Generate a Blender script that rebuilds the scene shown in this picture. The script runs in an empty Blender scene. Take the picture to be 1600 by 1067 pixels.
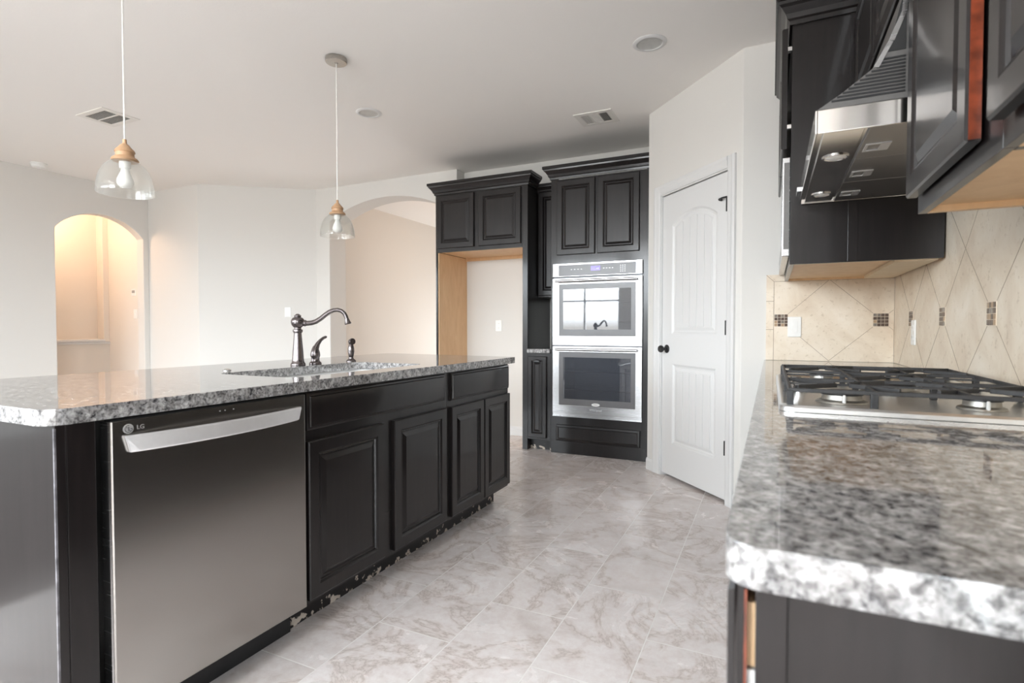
import bpy, bmesh, math, random
from mathutils import Vector, Matrix

# ------------------------------------------------------------------ camera, sky, light
sc = bpy.context.scene
COL = sc.collection
cam_d = bpy.data.cameras.new('camera')
cam = bpy.data.objects.new('camera', cam_d); COL.objects.link(cam)
cam.location = (0, 0, 1.10)
cam.rotation_euler = (math.radians(90 - 1.45), 0, math.radians(25.5))
cam_d.sensor_width = 36.0
cam_d.lens = 849.0 / 1600 * 36.0
cam_d.clip_start = 0.02
cam_d.dof.use_dof = True
cam_d.dof.focus_distance = 3.3
cam_d.dof.aperture_fstop = 5.0
sc.camera = cam
sc.view_settings.view_transform = 'Standard'
sc.view_settings.look = 'None'
sc.view_settings.gamma = 1.0
sc.view_settings.use_curve_mapping = False
sc.view_settings.exposure = 0.50
sc.cycles.max_bounces = 10
sc.cycles.diffuse_bounces = 6
sc.cycles.glossy_bounces = 5
sc.cycles.transmission_bounces = 8
sc.cycles.transparent_max_bounces = 12
sc.cycles.caustics_reflective = False
sc.cycles.caustics_refractive = False
sc.cycles.sample_clamp_indirect = 6.0
sc.cycles.use_denoising = True

world = bpy.data.worlds.new('sky'); sc.world = world
world.use_nodes = True
bg = world.node_tree.nodes['Background']
# overcast daylight: bright sky, darker ground
_t = world.node_tree
_tc = _t.nodes.new('ShaderNodeTexCoord'); _sx = _t.nodes.new('ShaderNodeSeparateXYZ'); _rp = _t.nodes.new('ShaderNodeValToRGB')
_t.links.new(_tc.outputs['Generated'], _sx.inputs[0]); _t.links.new(_sx.outputs[2], _rp.inputs['Fac']); _t.links.new(_rp.outputs['Color'], bg.inputs['Color'])
_rp.color_ramp.elements[0].position = 0.0; _rp.color_ramp.elements[0].color = (0.19, 0.185, 0.175, 1)
_rp.color_ramp.elements[1].position = 0.06; _rp.color_ramp.elements[1].color = (0.86, 0.94, 1.0, 1)
bg.inputs['Strength'].default_value = 13.0

def area(name, loc, look, sx, sy, power, color):
    d = bpy.data.lights.new(name, 'AREA'); d.shape = 'RECTANGLE'; d.size = sx; d.size_y = sy
    d.energy = power; d.color = color
    o = bpy.data.objects.new(name, d); COL.objects.link(o); o.location = loc
    o.rotation_euler = Vector(look).to_track_quat('-Z', 'Y').to_euler()
    return o
def portal(loc, look, sx, sy):
    o = area('window_portal', loc, look, sx, sy, 0.0, (1, 1, 1)); o.data.cycles.is_portal = True
def point(name, loc, power, color, r=0.06):
    d = bpy.data.lights.new(name, 'POINT'); d.energy = power; d.color = color; d.shadow_soft_size = r
    o = bpy.data.objects.new(name, d); COL.objects.link(o); o.location = loc
    return o
DAY = (0.93, 0.97, 1.0)
YR = -2.5                                   # wall behind the photographer
XL = -6.85; XR = 0.60; CH = 2.74
# daylight standing in the windows (rear wall and left wall, behind the photographer)
REAR_W = [(-6.2, -4.9, 0.75, 2.62), (-4.5, -2.9, 0.75, 2.62), (-2.6, -1.0, 0.06, 2.62)]
for (x0, x1, z0, z1) in REAR_W:
    portal(((x0+x1)/2, YR-0.145, (z0+z1)/2), (0, 1, 0), x1-x0, z1-z0)
    area('daylight_rear', ((x0+x1)/2, YR-0.55, (z0+z1)/2+0.80), (0, 1, -1.7), x1-x0, z1-z0, (34 if x0 > -4.7 else 6)*(x1-x0)*(z1-z0), DAY)
LEFT_W = [(-2.2, -0.9, 0.75, 2.45)]
for (y0, y1, z0, z1) in LEFT_W:
    portal((XL-0.135, (y0+y1)/2, (z0+z1)/2), (1, 0, 0), y1-y0, z1-z0)
    area('daylight_left', (XL-0.55, (y0+y1)/2, (z0+z1)/2+0.35), (1, 0, -1.7), y1-y0, z1-z0, 3*(y1-y0)*(z1-z0), DAY)
RIGHT_W = [(-2.35, -1.05, 0.06, 2.45)]      # unseen patio door, added to the right wall to brighten the floor
for (y0, y1, z0, z1) in RIGHT_W:
    portal((XR+0.145, (y0+y1)/2, (z0+z1)/2), (-1, 0, 0), y1-y0, z1-z0)
    area('added_daylight_right', (XR+0.55, (y0+y1)/2-0.2, (z0+z1)/2+0.35), (-0.55, 0.75, -0.85), y1-y0, z1-z0, 3*(y1-y0)*(z1-z0), DAY)
point('corridor_lamp', (-7.35, 3.2, 2.55), 23, (1.0, 0.66, 0.44), 0.10)
point('hall_lamp', (-3.1, 6.2, 2.3), 5, (1.0, 0.58, 0.32), 0.12)
area('hall_fill', (-3.4, 8.3, 0.75), (-0.6, -1, 0.0), 1.0, 1.1, 22, (0.90, 0.95, 1.0))  # fill lamp added inside the hall, no window there; brightens the lower wall

# ------------------------------------------------------------------ materials
def newmat(name):
    m = bpy.data.materials.new(name); m.use_nodes = True
    nt = m.node_tree
    return m, nt, nt.nodes['Principled BSDF']
def L(nt, a, b): nt.links.new(a, b)
def node(nt, t, **k):
    n = nt.nodes.new(t)
    for a, v in k.items(): setattr(n, a, v)
    return n
def ramp(nt, stops, interp='LINEAR'):
    r = node(nt, 'ShaderNodeValToRGB'); e = r.color_ramp.elements; r.color_ramp.interpolation = interp
    while len(e) < len(stops): e.new(0.5)
    for el, (p, c) in zip(e, stops):
        el.position = p; el.color = (c[0], c[1], c[2], 1)
    return r
def coords(nt, scale=(1,1,1), loc=(0,0,0)):
    tc = node(nt, 'ShaderNodeNewGeometry'); mp = node(nt, 'ShaderNodeMapping')
    mp.inputs['Scale'].default_value = scale; mp.inputs['Location'].default_value = loc
    L(nt, tc.outputs['Position'], mp.inputs['Vector'])
    return mp.outputs['Vector']
def noise(nt, vec, s, detail=4, rough=0.55, dist=0.0):
    n = node(nt, 'ShaderNodeTexNoise'); n.inputs['Scale'].default_value = s; n.inputs['Detail'].default_value = detail
    n.inputs['Roughness'].default_value = rough; n.inputs['Distortion'].default_value = dist
    if vec is not None: L(nt, vec, n.inputs['Vector'])
    return n
def bump(nt, b, height, strength, dist=0.002):
    n = node(nt, 'ShaderNodeBump'); n.inputs['Strength'].default_value = strength; n.inputs['Distance'].default_value = dist
    L(nt, height, n.inputs['Height']); L(nt, n.outputs['Normal'], b.inputs['Normal'])
def mixc(nt, f, a, b_, mode='MIX'):
    n = node(nt, 'ShaderNodeMix', data_type='RGBA', blend_type=mode)
    for i, v in ((0, f), (6, a), (7, b_)):
        if hasattr(v, 'links'): L(nt, v, n.inputs[i])
        elif isinstance(v, (int, float)): n.inputs[i].default_value = v
        else: n.inputs[i].default_value = (v[0], v[1], v[2], 1)
    return n.outputs[2]
def simple(name, col, rough=0.5, metal=0.0, spec=0.5, ns=0, namt=0.06, bs=0, bstr=0.1, coat=0, coatr=0.1):
    m, nt, b = newmat(name)
    b.inputs['Base Color'].default_value = (*col, 1); b.inputs['Roughness'].default_value = rough
    b.inputs['Metallic'].default_value = metal; b.inputs['Specular IOR Level'].default_value = spec
    if coat: b.inputs['Coat Weight'].default_value = coat; b.inputs['Coat Roughness'].default_value = coatr
    v = None
    if ns or bs: v = coords(nt)
    if ns:
        n = noise(nt, v, ns)
        r = ramp(nt, [(0.3, [c*(1-namt) for c in col]), (0.7, [min(1, c*(1+namt)) for c in col])])
        L(nt, n.outputs['Fac'], r.inputs['Fac']); L(nt, r.outputs['Color'], b.inputs['Base Color'])
    if bs:
        n2 = noise(nt, v, bs, 3); bump(nt, b, n2.outputs['Fac'], bstr)
    return m
M = {}
M['wall'] = simple('wall_paint', (0.69, 0.675, 0.645), 0.75, spec=0.25, bs=140, bstr=0.12)
M['ceiling'] = simple('ceiling_paint', (0.89, 0.87, 0.84), 0.85, spec=0.2, bs=90, bstr=0.25)
M['warmwall'] = simple('corridor_paint', (0.74, 0.70, 0.645), 0.75, spec=0.25, bs=140, bstr=0.12)
M['corrdark'] = simple('dark_unseen_room_paint', (0.22, 0.21, 0.20), 0.8, ns=20)
M['trim'] = simple('white_trim_paint', (0.69, 0.69, 0.685), 0.35, spec=0.4, bs=60, bstr=0.03)
M['white_plastic'] = simple('white_plastic', (0.82, 0.82, 0.80), 0.35, ns=30, namt=0.02)
M['vent'] = simple('vent_paint', (0.80, 0.78, 0.74), 0.5, ns=30, namt=0.02)
M['dark'] = simple('dark_void', (0.02, 0.02, 0.02), 0.8, ns=20)
M['black'] = simple('black_metal', (0.015, 0.015, 0.016), 0.35, spec=0.5, ns=30, namt=0.2)
M['iron'] = simple('cast_iron', (0.022, 0.022, 0.023), 0.5, spec=0.5, ns=60, namt=0.25, bs=300, bstr=0.3)
M['birch'] = None
M['porcelain'] = simple('white_sink', (0.86, 0.86, 0.85), 0.12, ns=10, namt=0.01)
M['bulb'] = simple('bulb_glass', (0.85, 0.85, 0.83), 0.3, ns=10, namt=0.01)
M['nickel'] = simple('brushed_nickel', (0.50, 0.47, 0.43), 0.28, metal=1, ns=80)
M['bronze'] = simple('oil_rubbed_bronze', (0.17, 0.15, 0.15), 0.22, metal=0.9, ns=50, namt=0.15)
M['chrome'] = simple('polished_steel', (0.80, 0.80, 0.80), 0.16, metal=1, ns=50, namt=0.03)
M['alu'] = simple('burner_aluminium', (0.42, 0.41, 0.38), 0.4, metal=1, ns=80, namt=0.12)
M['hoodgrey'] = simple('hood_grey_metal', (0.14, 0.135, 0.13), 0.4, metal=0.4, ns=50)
M['blackglass'] = simple('oven_glass', (0.028, 0.028, 0.032), 0.03, spec=0.9, ns=5, namt=0.1, coat=1.0, coatr=0.02)
def m_ovenglass():
    m, nt, b = newmat('smoked_oven_window')
    b.inputs['Base Color'].default_value = (0.10, 0.108, 0.125, 1); b.inputs['Roughness'].default_value = 0.03
    b.inputs['Specular IOR Level'].default_value = 0.9; b.inputs['Coat Weight'].default_value = 1.0; b.inputs['Coat Roughness'].default_value = 0.02; b.inputs['Coat IOR'].default_value = 2.3
    out = [n for n in nt.nodes if n.type == 'OUTPUT_MATERIAL'][0]
    tr = node(nt, 'ShaderNodeBsdfTransparent'); tr.inputs['Color'].default_value = (0.85, 0.88, 0.95, 1)
    mx = node(nt, 'ShaderNodeMixShader'); mx.inputs[0].default_value = 0.6
    L(nt, tr.outputs[0], mx.inputs[1]); L(nt, b.outputs[0], mx.inputs[2]); L(nt, mx.outputs[0], out.inputs['Surface'])
    return m
M['ovenwin'] = m_ovenglass()
M['enamel'] = simple('oven_enamel', (0.30, 0.31, 0.34), 0.35, ns=40, namt=0.1)
M['panelglass'] = simple('control_glass', (0.17, 0.17, 0.175), 0.22, spec=0.35, ns=5, namt=0.05)
M['rawwood'] = simple('red_brown_edge', (0.17, 0.035, 0.014), 0.3, ns=40, namt=0.45, coat=0.3)
M['wornedge'] = simple('worn_silver_edge', (0.13, 0.125, 0.135), 0.45, ns=40, namt=0.5)
M['cord'] = simple('white_cord', (0.80, 0.78, 0.74), 0.5, ns=60)
M['outletslot'] = simple('outlet_slot_grey', (0.35, 0.35, 0.34), 0.5, ns=30)
M['letter'] = simple('silver_lettering', (0.75, 0.75, 0.75), 0.3, metal=0.6, ns=30, namt=0.02)
M['letterw'] = simple('white_lettering', (0.85, 0.85, 0.85), 0.5, ns=30, namt=0.02)

def m_brushed(name, col, rough, sc_=(4, 4, 500)):
    m, nt, b = newmat(name)
    b.inputs['Metallic'].default_value = 1.0
    n = noise(nt, coords(nt, sc_), 1.0, 3)
    r = ramp(nt, [(0.3, [c*0.985 for c in col]), (0.7, [c*1.015 for c in col])])
    L(nt, n.outputs['Fac'], r.inputs['Fac']); L(nt, r.outputs['Color'], b.inputs['Base Color'])
    rr = node(nt, 'ShaderNodeMapRange'); rr.inputs[3].default_value = rough*0.95; rr.inputs[4].default_value = rough*1.05
    L(nt, n.outputs['Fac'], rr.inputs[0]); L(nt, rr.outputs[0], b.inputs['Roughness'])
    return m
M['satin'] = simple('satin_handle_steel', (0.88, 0.88, 0.89), 0.5, metal=0.85, ns=40, namt=0.02)
M['tray'] = simple('cooktop_steel', (0.86, 0.86, 0.85), 0.3, metal=0.95, ns=40, namt=0.02)
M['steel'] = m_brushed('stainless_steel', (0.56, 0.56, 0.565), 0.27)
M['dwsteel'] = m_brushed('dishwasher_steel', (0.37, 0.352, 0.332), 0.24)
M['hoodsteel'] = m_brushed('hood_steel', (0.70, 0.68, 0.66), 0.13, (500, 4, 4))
M['filter'] = m_brushed('hood_filter_metal', (0.42, 0.41, 0.40), 0.34, (300, 4, 4))

def m_espresso():
    m, nt, b = newmat('espresso_wood')
    v = coords(nt, (40, 40, 3))
    n = noise(nt, v, 1.0, 6, 0.6, 0.3)
    r = ramp(nt, [(0.25, (0.005, 0.0038, 0.0038)), (0.75, (0.012, 0.009, 0.0088))])
    L(nt, n.outputs['Fac'], r.inputs['Fac']); L(nt, r.outputs['Color'], b.inputs['Base Color'])
    b.inputs['Roughness'].default_value = 0.34
    b.inputs['Specular IOR Level'].default_value = 0.30
    b.inputs['Coat Weight'].default_value = 0.35; b.inputs['Coat Roughness'].default_value = 0.10
    bump(nt, b, n.outputs['Fac'], 0.04)
    return m
M['wood'] = m_espresso()

def m_birch(name, c0, c1):
    m, nt, b = newmat(name)
    n = noise(nt, coords(nt, (5, 5, 1.2)), 3.0, 6, 0.6, 0.8)
    r = ramp(nt, [(0.3, c0), (0.7, c1)])
    L(nt, n.outputs['Fac'], r.inputs['Fac']); L(nt, r.outputs['Color'], b.inputs['Base Color'])
    b.inputs['Roughness'].default_value = 0.5
    return m
M['birch'] = m_birch('birch_ply', (0.68, 0.45, 0.25), (0.78, 0.55, 0.33))
M['lampwood'] = m_birch('turned_lamp_wood', (0.38, 0.22, 0.12), (0.52, 0.33, 0.19))

def m_toekick():
    m, nt, b = newmat('chipped_toe_kick')
    v = coords(nt, (1, 1, 1))
    n = noise(nt, v, 24, 3, 0.6)
    sx = node(nt, 'ShaderNodeSeparateXYZ'); L(nt, v, sx.inputs[0])
    mr = node(nt, 'ShaderNodeMapRange'); mr.inputs[1].default_value = 0.0; mr.inputs[2].default_value = 0.07
    mr.inputs[3].default_value = 0.10; mr.inputs[4].default_value = -0.10
    L(nt, sx.outputs[2], mr.inputs[0])
    ad = node(nt, 'ShaderNodeMath', operation='ADD'); L(nt, n.outputs['Fac'], ad.inputs[0]); L(nt, mr.outputs[0], ad.inputs[1])
    r = ramp(nt, [(0.0, (0.012, 0.010, 0.010)), (0.605, (0.012, 0.010, 0.010)), (0.625, (0.58, 0.50, 0.42)), (1, (0.70, 0.64, 0.56))])
    L(nt, ad.outputs[0], r.inputs['Fac']); L(nt, r.outputs['Color'], b.inputs['Base Color'])
    b.inputs['Roughness'].default_value = 0.5
    return m
M['toekick'] = m_toekick()

def m_granite():
    m, nt, b = newmat('speckled_granite')
    v = coords(nt)
    n0 = noise(nt, v, 60, 2); 
    vm = node(nt, 'ShaderNodeVectorMath', operation='MULTIPLY_ADD'); vm.inputs[1].default_value = (0.012,)*3
    L(nt, n0.outputs['Color'], vm.inputs[0]); L(nt, v, vm.inputs[2])
    w = vm.outputs[0]
    n1 = noise(nt, w, 52, 3, 0.6); n2 = noise(nt, w, 130, 3, 0.6); n3 = noise(nt, w, 40, 4, 0.6)
    r1 = ramp(nt, [(0.34, (0.03, 0.03, 0.035)), (0.43, (0.19, 0.185, 0.185)), (0.53, (0.33, 0.32, 0.315)), (0.64, (0.62, 0.61, 0.60))])
    L(nt, n1.outputs['Fac'], r1.inputs['Fac'])
    r2 = ramp(nt, [(0.40, (0.015, 0.015, 0.018)), (0.48, (0.36, 0.36, 0.36)), (0.62, (0.66, 0.66, 0.66))])
    L(nt, n2.outputs['Fac'], r2.inputs['Fac'])
    c = mixc(nt, 0.42, r1.outputs['Color'], r2.outputs['Color'])
    r3 = ramp(nt, [(0.35, (0.42, 0.40, 0.39)), (0.6, (1, 1, 1))])
    L(nt, n3.outputs['Fac'], r3.inputs['Fac'])
    c2 = mixc(nt, 0.7, c, r3.outputs['Color'], 'MULTIPLY')
    L(nt, c2, b.inputs['Base Color'])
    b.inputs['Roughness'].default_value = 0.045
    b.inputs['Specular IOR Level'].default_value = 1.0
    return m
M['granite'] = m_granite()

def m_floor():
    m, nt, b = newmat('marble_look_tile')
    g = node(nt, 'ShaderNodeNewGeometry')
    sx = node(nt, 'ShaderNodeSeparateXYZ'); L(nt, g.outputs['Position'], sx.inputs[0])
    cb = node(nt, 'ShaderNodeCombineXYZ')
    ax = node(nt, 'ShaderNodeMath', operation='SUBTRACT'); ax.inputs[1].default_value = 1.5955; L(nt, sx.outputs[1], ax.inputs[0])
    ay = node(nt, 'ShaderNodeMath', operation='ADD'); ay.inputs[1].default_value = 1.003; L(nt, sx.outputs[0], ay.inputs[0])
    L(nt, ax.outputs[0], cb.inputs[0]); L(nt, ay.outputs[0], cb.inputs[1])
    br = node(nt, 'ShaderNodeTexBrick'); br.offset = 0.5; br.offset_frequency = 2
    br.inputs['Scale'].default_value = 1.0; br.inputs['Brick Width'].default_value = 0.627; br.inputs['Row Height'].default_value = 0.308
    br.inputs['Mortar Size'].default_value = 0.0022; br.inputs['Mortar Smooth'].default_value = 0.2
    br.inputs['Color1'].default_value = (0, 0, 0, 1); br.inputs['Color2'].default_value = (1, 1, 1, 1); br.inputs['Mortar'].default_value = (0.5, 0.5, 0.5, 1)
    L(nt, cb.outputs[0], br.inputs['Vector'])
    # each tile shifts its own cloud pattern
    vm = node(nt, 'ShaderNodeVectorMath', operation='MULTIPLY_ADD'); vm.inputs[1].default_value = (7.3, 3.1, 9.7)
    L(nt, br.outputs['Color'], vm.inputs[0]); L(nt, g.outputs['Position'], vm.inputs[2])
    w = vm.outputs[0]
    n1 = noise(nt, w, 3.2, 7, 0.62, 0.8)
    n2 = noise(nt, w, 2.1, 6, 0.66, 1.0)
    n3 = noise(nt, w, 26, 5, 0.7)
    r1 = ramp(nt, [(0.28, (0.63, 0.58, 0.555)), (0.46, (0.75, 0.70, 0.68)), (0.60, (0.80, 0.755, 0.74)), (0.78, (0.84, 0.80, 0.79))])
    L(nt, n1.outputs['Fac'], r1.inputs['Fac'])
    ab = node(nt, 'ShaderNodeMath', operation='SUBTRACT'); ab.inputs[1].default_value = 0.5; L(nt, n2.outputs['Fac'], ab.inputs[0])
    ab2 = node(nt, 'ShaderNodeMath', operation='ABSOLUTE'); L(nt, ab.outputs[0], ab2.inputs[0])
    r2 = ramp(nt, [(0.0, (0.62, 0.57, 0.53)), (0.012, (0.86, 0.82, 0.79)), (0.045, (1, 1, 1))])
    L(nt, ab2.outputs[0], r2.inputs['Fac'])
    c = mixc(nt, 0.75, r1.outputs['Color'], r2.outputs['Color'], 'MULTIPLY')
    r3 = ramp(nt, [(0.35, (0.90, 0.85, 0.84)), (0.6, (1.03, 1.03, 1.03))])
    L(nt, n3.outputs['Fac'], r3.inputs['Fac'])
    c = mixc(nt, 0.7, c, r3.outputs['Color'], 'MULTIPLY')
    c = mixc(nt, br.outputs['Fac'], c, (0.88, 0.85, 0.82))
    L(nt, c, b.inputs['Base Color'])
    rr = node(nt, 'ShaderNodeMapRange'); rr.inputs[3].default_value = 0.18; rr.inputs[4].default_value = 0.34
    L(nt, n1.outputs['Fac'], rr.inputs[0]); L(nt, rr.outputs[0], b.inputs['Roughness'])
    inv = node(nt, 'ShaderNodeMath', operation='SUBTRACT'); inv.inputs[0].default_value = 1.0; L(nt, br.outputs['Fac'], inv.inputs[1])
    bump(nt, b, inv.outputs[0], 0.5, 0.0015)
    return m
M['floor'] = m_floor()

def m_travertine():
    m, nt, b = newmat('cream_travertine')
    v = coords(nt)
    n1 = noise(nt, v, 5, 6, 0.6, 0.6); n2 = noise(nt, v, 45, 4, 0.7)
    r1 = ramp(nt, [(0.3, (0.64, 0.53, 0.41)), (0.5, (0.74, 0.645, 0.52)), (0.7, (0.81, 0.73, 0.62))])
    L(nt, n1.outputs['Fac'], r1.inputs['Fac'])
    r2 = ramp(nt, [(0.34, (0.72, 0.68, 0.62)), (0.42, (1, 1, 1))])
    L(nt, n2.outputs['Fac'], r2.inputs['Fac'])
    L(nt, mixc(nt, 0.6, r1.outputs['Color'], r2.outputs['Color'], 'MULTIPLY'), b.inputs['Base Color'])
    b.inputs['Roughness'].default_value = 0.42
    return m
M['travertine'] = m_travertine()
M['grout'] = simple('tile_grout', (0.36, 0.29, 0.22), 0.8, ns=80)
M['mos1'] = simple('mosaic_dark_brown', (0.07, 0.04, 0.025), 0.25, ns=60, namt=0.3)
M['mos2'] = simple('mosaic_tan', (0.36, 0.24, 0.14), 0.3, ns=60, namt=0.2)
M['mos3'] = simple('mosaic_grey', (0.20, 0.17, 0.14), 0.2, ns=60, namt=0.3)

def m_glass():
    m, nt, b = newmat('clear_shade_glass')
    nt.nodes.remove(b)
    out = [n for n in nt.nodes if n.type == 'OUTPUT_MATERIAL'][0]
    tr = node(nt, 'ShaderNodeBsdfTransparent'); tr.inputs['Color'].default_value = (0.985, 0.988, 0.98, 1)
    gl = node(nt, 'ShaderNodeBsdfGlossy'); gl.inputs['Roughness'].default_value = 0.04
    df = node(nt, 'ShaderNodeBsdfTranslucent'); df.inputs['Color'].default_value = (0.9, 0.9, 0.88, 1)
    n = noise(nt, coords(nt, (45, 45, 120)), 1.0, 3)
    bp = node(nt, 'ShaderNodeBump'); bp.inputs['Strength'].default_value = 0.35; bp.inputs['Distance'].default_value = 0.003
    L(nt, n.outputs['Fac'], bp.inputs['Height']); L(nt, bp.outputs['Normal'], gl.inputs['Normal'])
    lw = node(nt, 'ShaderNodeLayerWeight'); lw.inputs['Blend'].default_value = 0.5; L(nt, bp.outputs['Normal'], lw.inputs['Normal'])
    pw_ = node(nt, 'ShaderNodeMath', operation='POWER'); pw_.inputs[1].default_value = 3.0; L(nt, lw.outputs['Facing'], pw_.inputs[0])
    fr = node(nt, 'ShaderNodeMath', operation='MULTIPLY_ADD'); fr.inputs[1].default_value = 0.55; fr.inputs[2].default_value = 0.04; L(nt, pw_.outputs[0], fr.inputs[0])
    m1 = node(nt, 'ShaderNodeMixShader'); m1.inputs[0].default_value = 0.10; L(nt, tr.outputs[0], m1.inputs[1]); L(nt, df.outputs[0], m1.inputs[2])
    m2 = node(nt, 'ShaderNodeMixShader'); L(nt, fr.outputs[0], m2.inputs[0]); L(nt, m1.outputs[0], m2.inputs[1]); L(nt, gl.outputs[0], m2.inputs[2])
    L(nt, m2.outputs[0], out.inputs['Surface'])
    return m
M['glass'] = m_glass()
def m_display():
    m, nt, b = newmat('oven_display')
    b.inputs['Base Color'].default_value = (0.05, 0.03, 0.15, 1)
    n = noise(nt, coords(nt), 40, 2); r = ramp(nt, [(0.3, (0.09, 0.05, 0.34)), (0.7, (0.16, 0.10, 0.50))])
    L(nt, n.outputs['Fac'], r.inputs['Fac']); L(nt, r.outputs['Color'], b.inputs['Emission Color'])
    b.inputs['Emission Strength'].default_value = 0.8; b.inputs['Roughness'].default_value = 0.2
    return m
M['display'] = m_display()

# ------------------------------------------------------------------ builders
class MB:
    """collects shapes, links them as one mesh object"""
    def __init__(s): s.bm = bmesh.new()
    def box(s, a, b):
        x0, x1 = sorted((a[0], b[0])); y0, y1 = sorted((a[1], b[1])); z0, z1 = sorted((a[2], b[2]))
        v = [s.bm.verts.new(p) for p in ((x0,y0,z0),(x1,y0,z0),(x1,y1,z0),(x0,y1,z0),(x0,y0,z1),(x1,y0,z1),(x1,y1,z1),(x0,y1,z1))]
        for f in ((3,2,1,0),(4,5,6,7),(0,1,5,4),(1,2,6,5),(2,3,7,6),(3,0,4,7)): s.bm.faces.new([v[i] for i in f])
        return s
    def loft(s, loops, cap0=True, cap1=True, closed=True):
        R = [[s.bm.verts.new(p) for p in lp] for lp in loops]
        n = len(R[0])
        for a, b in zip(R, R[1:]):
            for i in range(n if closed else n-1):
                j = (i+1) % n
                s.bm.faces.new((a[i], a[j], b[j], b[i]))
        if cap0: s.bm.faces.new(R[0][::-1])
        if cap1: s.bm.faces.new(R[-1])
        return s
    def prism(s, pts, d):
        d = Vector(d); return s.loft([pts, [tuple(Vector(p)+d) for p in pts]])
    def lathe(s, prof, c, seg=28, cap0=True, cap1=True, axis=None):
        """prof: (radius, height); axis: matrix turning local z"""
        c = Vector(c); mt = axis or Matrix.Identity(3)
        loops = []
        for r, h in prof:
            loops.append([tuple(c + mt @ Vector((max(r,1e-5)*math.cos(2*math.pi*i/seg), max(r,1e-5)*math.sin(2*math.pi*i/seg), h))) for i in range(seg)])
        return s.loft(loops, cap0, cap1)
    def tube(s, pts, rad, seg=12):
        pts = [Vector(p) for p in pts]; n = len(pts)
        rad = rad if isinstance(rad, (list, tuple)) else [rad]*n
        loops = []; ref = None
        for i, p in enumerate(pts):
            t = (pts[min(i+1, n-1)] - pts[max(i-1, 0)]).normalized()
            if ref is None:
                ref = t.orthogonal().normalized()
            ref = (ref - t*ref.dot(t)).normalized(); w = t.cross(ref)
            loops.append([tuple(p + (ref*math.cos(2*math.pi*k/seg) + w*math.sin(2*math.pi*k/seg))*rad[i]) for k in range(seg)])
        return s.loft(loops)
    def plate(s, outer, holes, to3, t):
        """flat plate with holes: outer/holes are 2D loops, to3(u,v,d) maps to space, t thickness"""
        rings = []
        for d in (0, t):
            edges = []
            for lp in [outer] + holes:
                vs = [s.bm.verts.new(to3(u, v, d)) for u, v in lp]
                edges += [s.bm.edges.new((vs[i], vs[(i+1) % len(vs)])) for i in range(len(vs))]
                rings.append((d, vs))
            bmesh.ops.triangle_fill(s.bm, use_beauty=True, use_dissolve=False, edges=edges)
        k = 1 + len(holes)
        for i in range(k):
            a, b = rings[i][1], rings[k+i][1]
            for j in range(len(a)):
                q = (j+1) % len(a); s.bm.faces.new((a[j], a[q], b[q], b[j]))
        return s
    def build(s, name, mat, parent=None, bevel=0, segs=2, smooth=False):
        bmesh.ops.recalc_face_normals(s.bm, faces=s.bm.faces[:])
        if parent is not None:
            inv = world_of(parent).inverted(); s.bm.transform(inv)
        me = bpy.data.meshes.new(name); s.bm.to_mesh(me); s.bm.free()
        me.materials.append(mat)
        o = bpy.data.objects.new(name, me); COL.objects.link(o)
        if parent is not None: o.parent = parent
        if smooth:
            for p in me.polygons: p.use_smooth = True
            try: me.set_sharp_from_angle(angle=math.radians(38))
            except Exception: pass
        if bevel:
            bv = o.modifiers.new('edge', 'BEVEL'); bv.width = bevel; bv.segments = segs; bv.limit_method = 'ANGLE'; bv.angle_limit = math.radians(30)
        return o
def world_of(o):
    m = Matrix.Translation(o.location)
    if o.parent is not None and o.type != 'MESH': m = world_of(o.parent) @ m
    if o.type == 'MESH' and o.parent is not None: m = world_of(o.parent) @ m
    return m
def thing(name, label, cat, loc=(0,0,0), group=None):
    o = bpy.data.objects.new(name, None); COL.objects.link(o); o.location = loc; o.empty_display_size = 0.05
    o['label'] = label; o['category'] = cat
    if group: o['group'] = group
    return o
def tag(o, label, cat, group=None):
    o['label'] = label; o['category'] = cat
    if group: o['group'] = group
    return o
def struct(o): o['kind'] = 'structure'; return o
def rect(x0, y0, x1, y1): return [(x0,y0),(x1,y0),(x1,y1),(x0,y1)]
def rrect(x0, y0, x1, y1, r, n=6):
    out = []
    for cx, cy, a0 in ((x1-r,y0+r,-90),(x1-r,y1-r,0),(x0+r,y1-r,90),(x0+r,y0+r,180)):
        for i in range(n+1):
            a = math.radians(a0 + 90*i/n); out.append((cx+r*math.cos(a), cy+r*math.sin(a)))
    return out
def arch_loop(u0, u1, zs, zt, n=24, base=0.0):
    """opening u0..u1, spring height zs, crown zt (segment arch), from the floor"""
    w = (u1-u0)/2; h = zt-zs; R = (w*w+h*h)/(2*h); c = (u0+u1)/2; zc = zt-R; a = math.asin(min(1, w/R))
    pts = [(u0, base), (u1, base)]
    for i in range(n+1):
        t = a - 2*a*i/n; pts.append((c+R*math.sin(t), zc+R*math.cos(t)))
    return pts
def front(mb, P, a, n, w, h, t, prof):
    """panel front standing on a cabinet face: P lower corner on the face plane, a width axis, n outward"""
    P = Vector(P); a = Vector(a); n = Vector(n); up = Vector((0,0,1)); loops = []
    for ins, d in prof:
        loops.append([tuple(P + a*x + up*y + n*d) for x, y in ((ins,ins),(w-ins,ins),(w-ins,h-ins),(ins,h-ins))])
    mb.loft(loops); return mb
def raised(t, fw):
    return [(0,0),(0,t-0.004),(0.004,t),(fw-0.004,t),(fw,t-0.003),(fw+0.003,t-0.0055),(fw+0.006,t-0.0045),(fw+0.010,t-0.010),(fw+0.016,t-0.010),(fw+0.034,t-0.002)]
def slab(t):
    return [(0,0),(0,t-0.010),(0.004,t-0.007),(0.011,t-0.006),(0.014,t-0.001),(0.017,t)]
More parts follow.
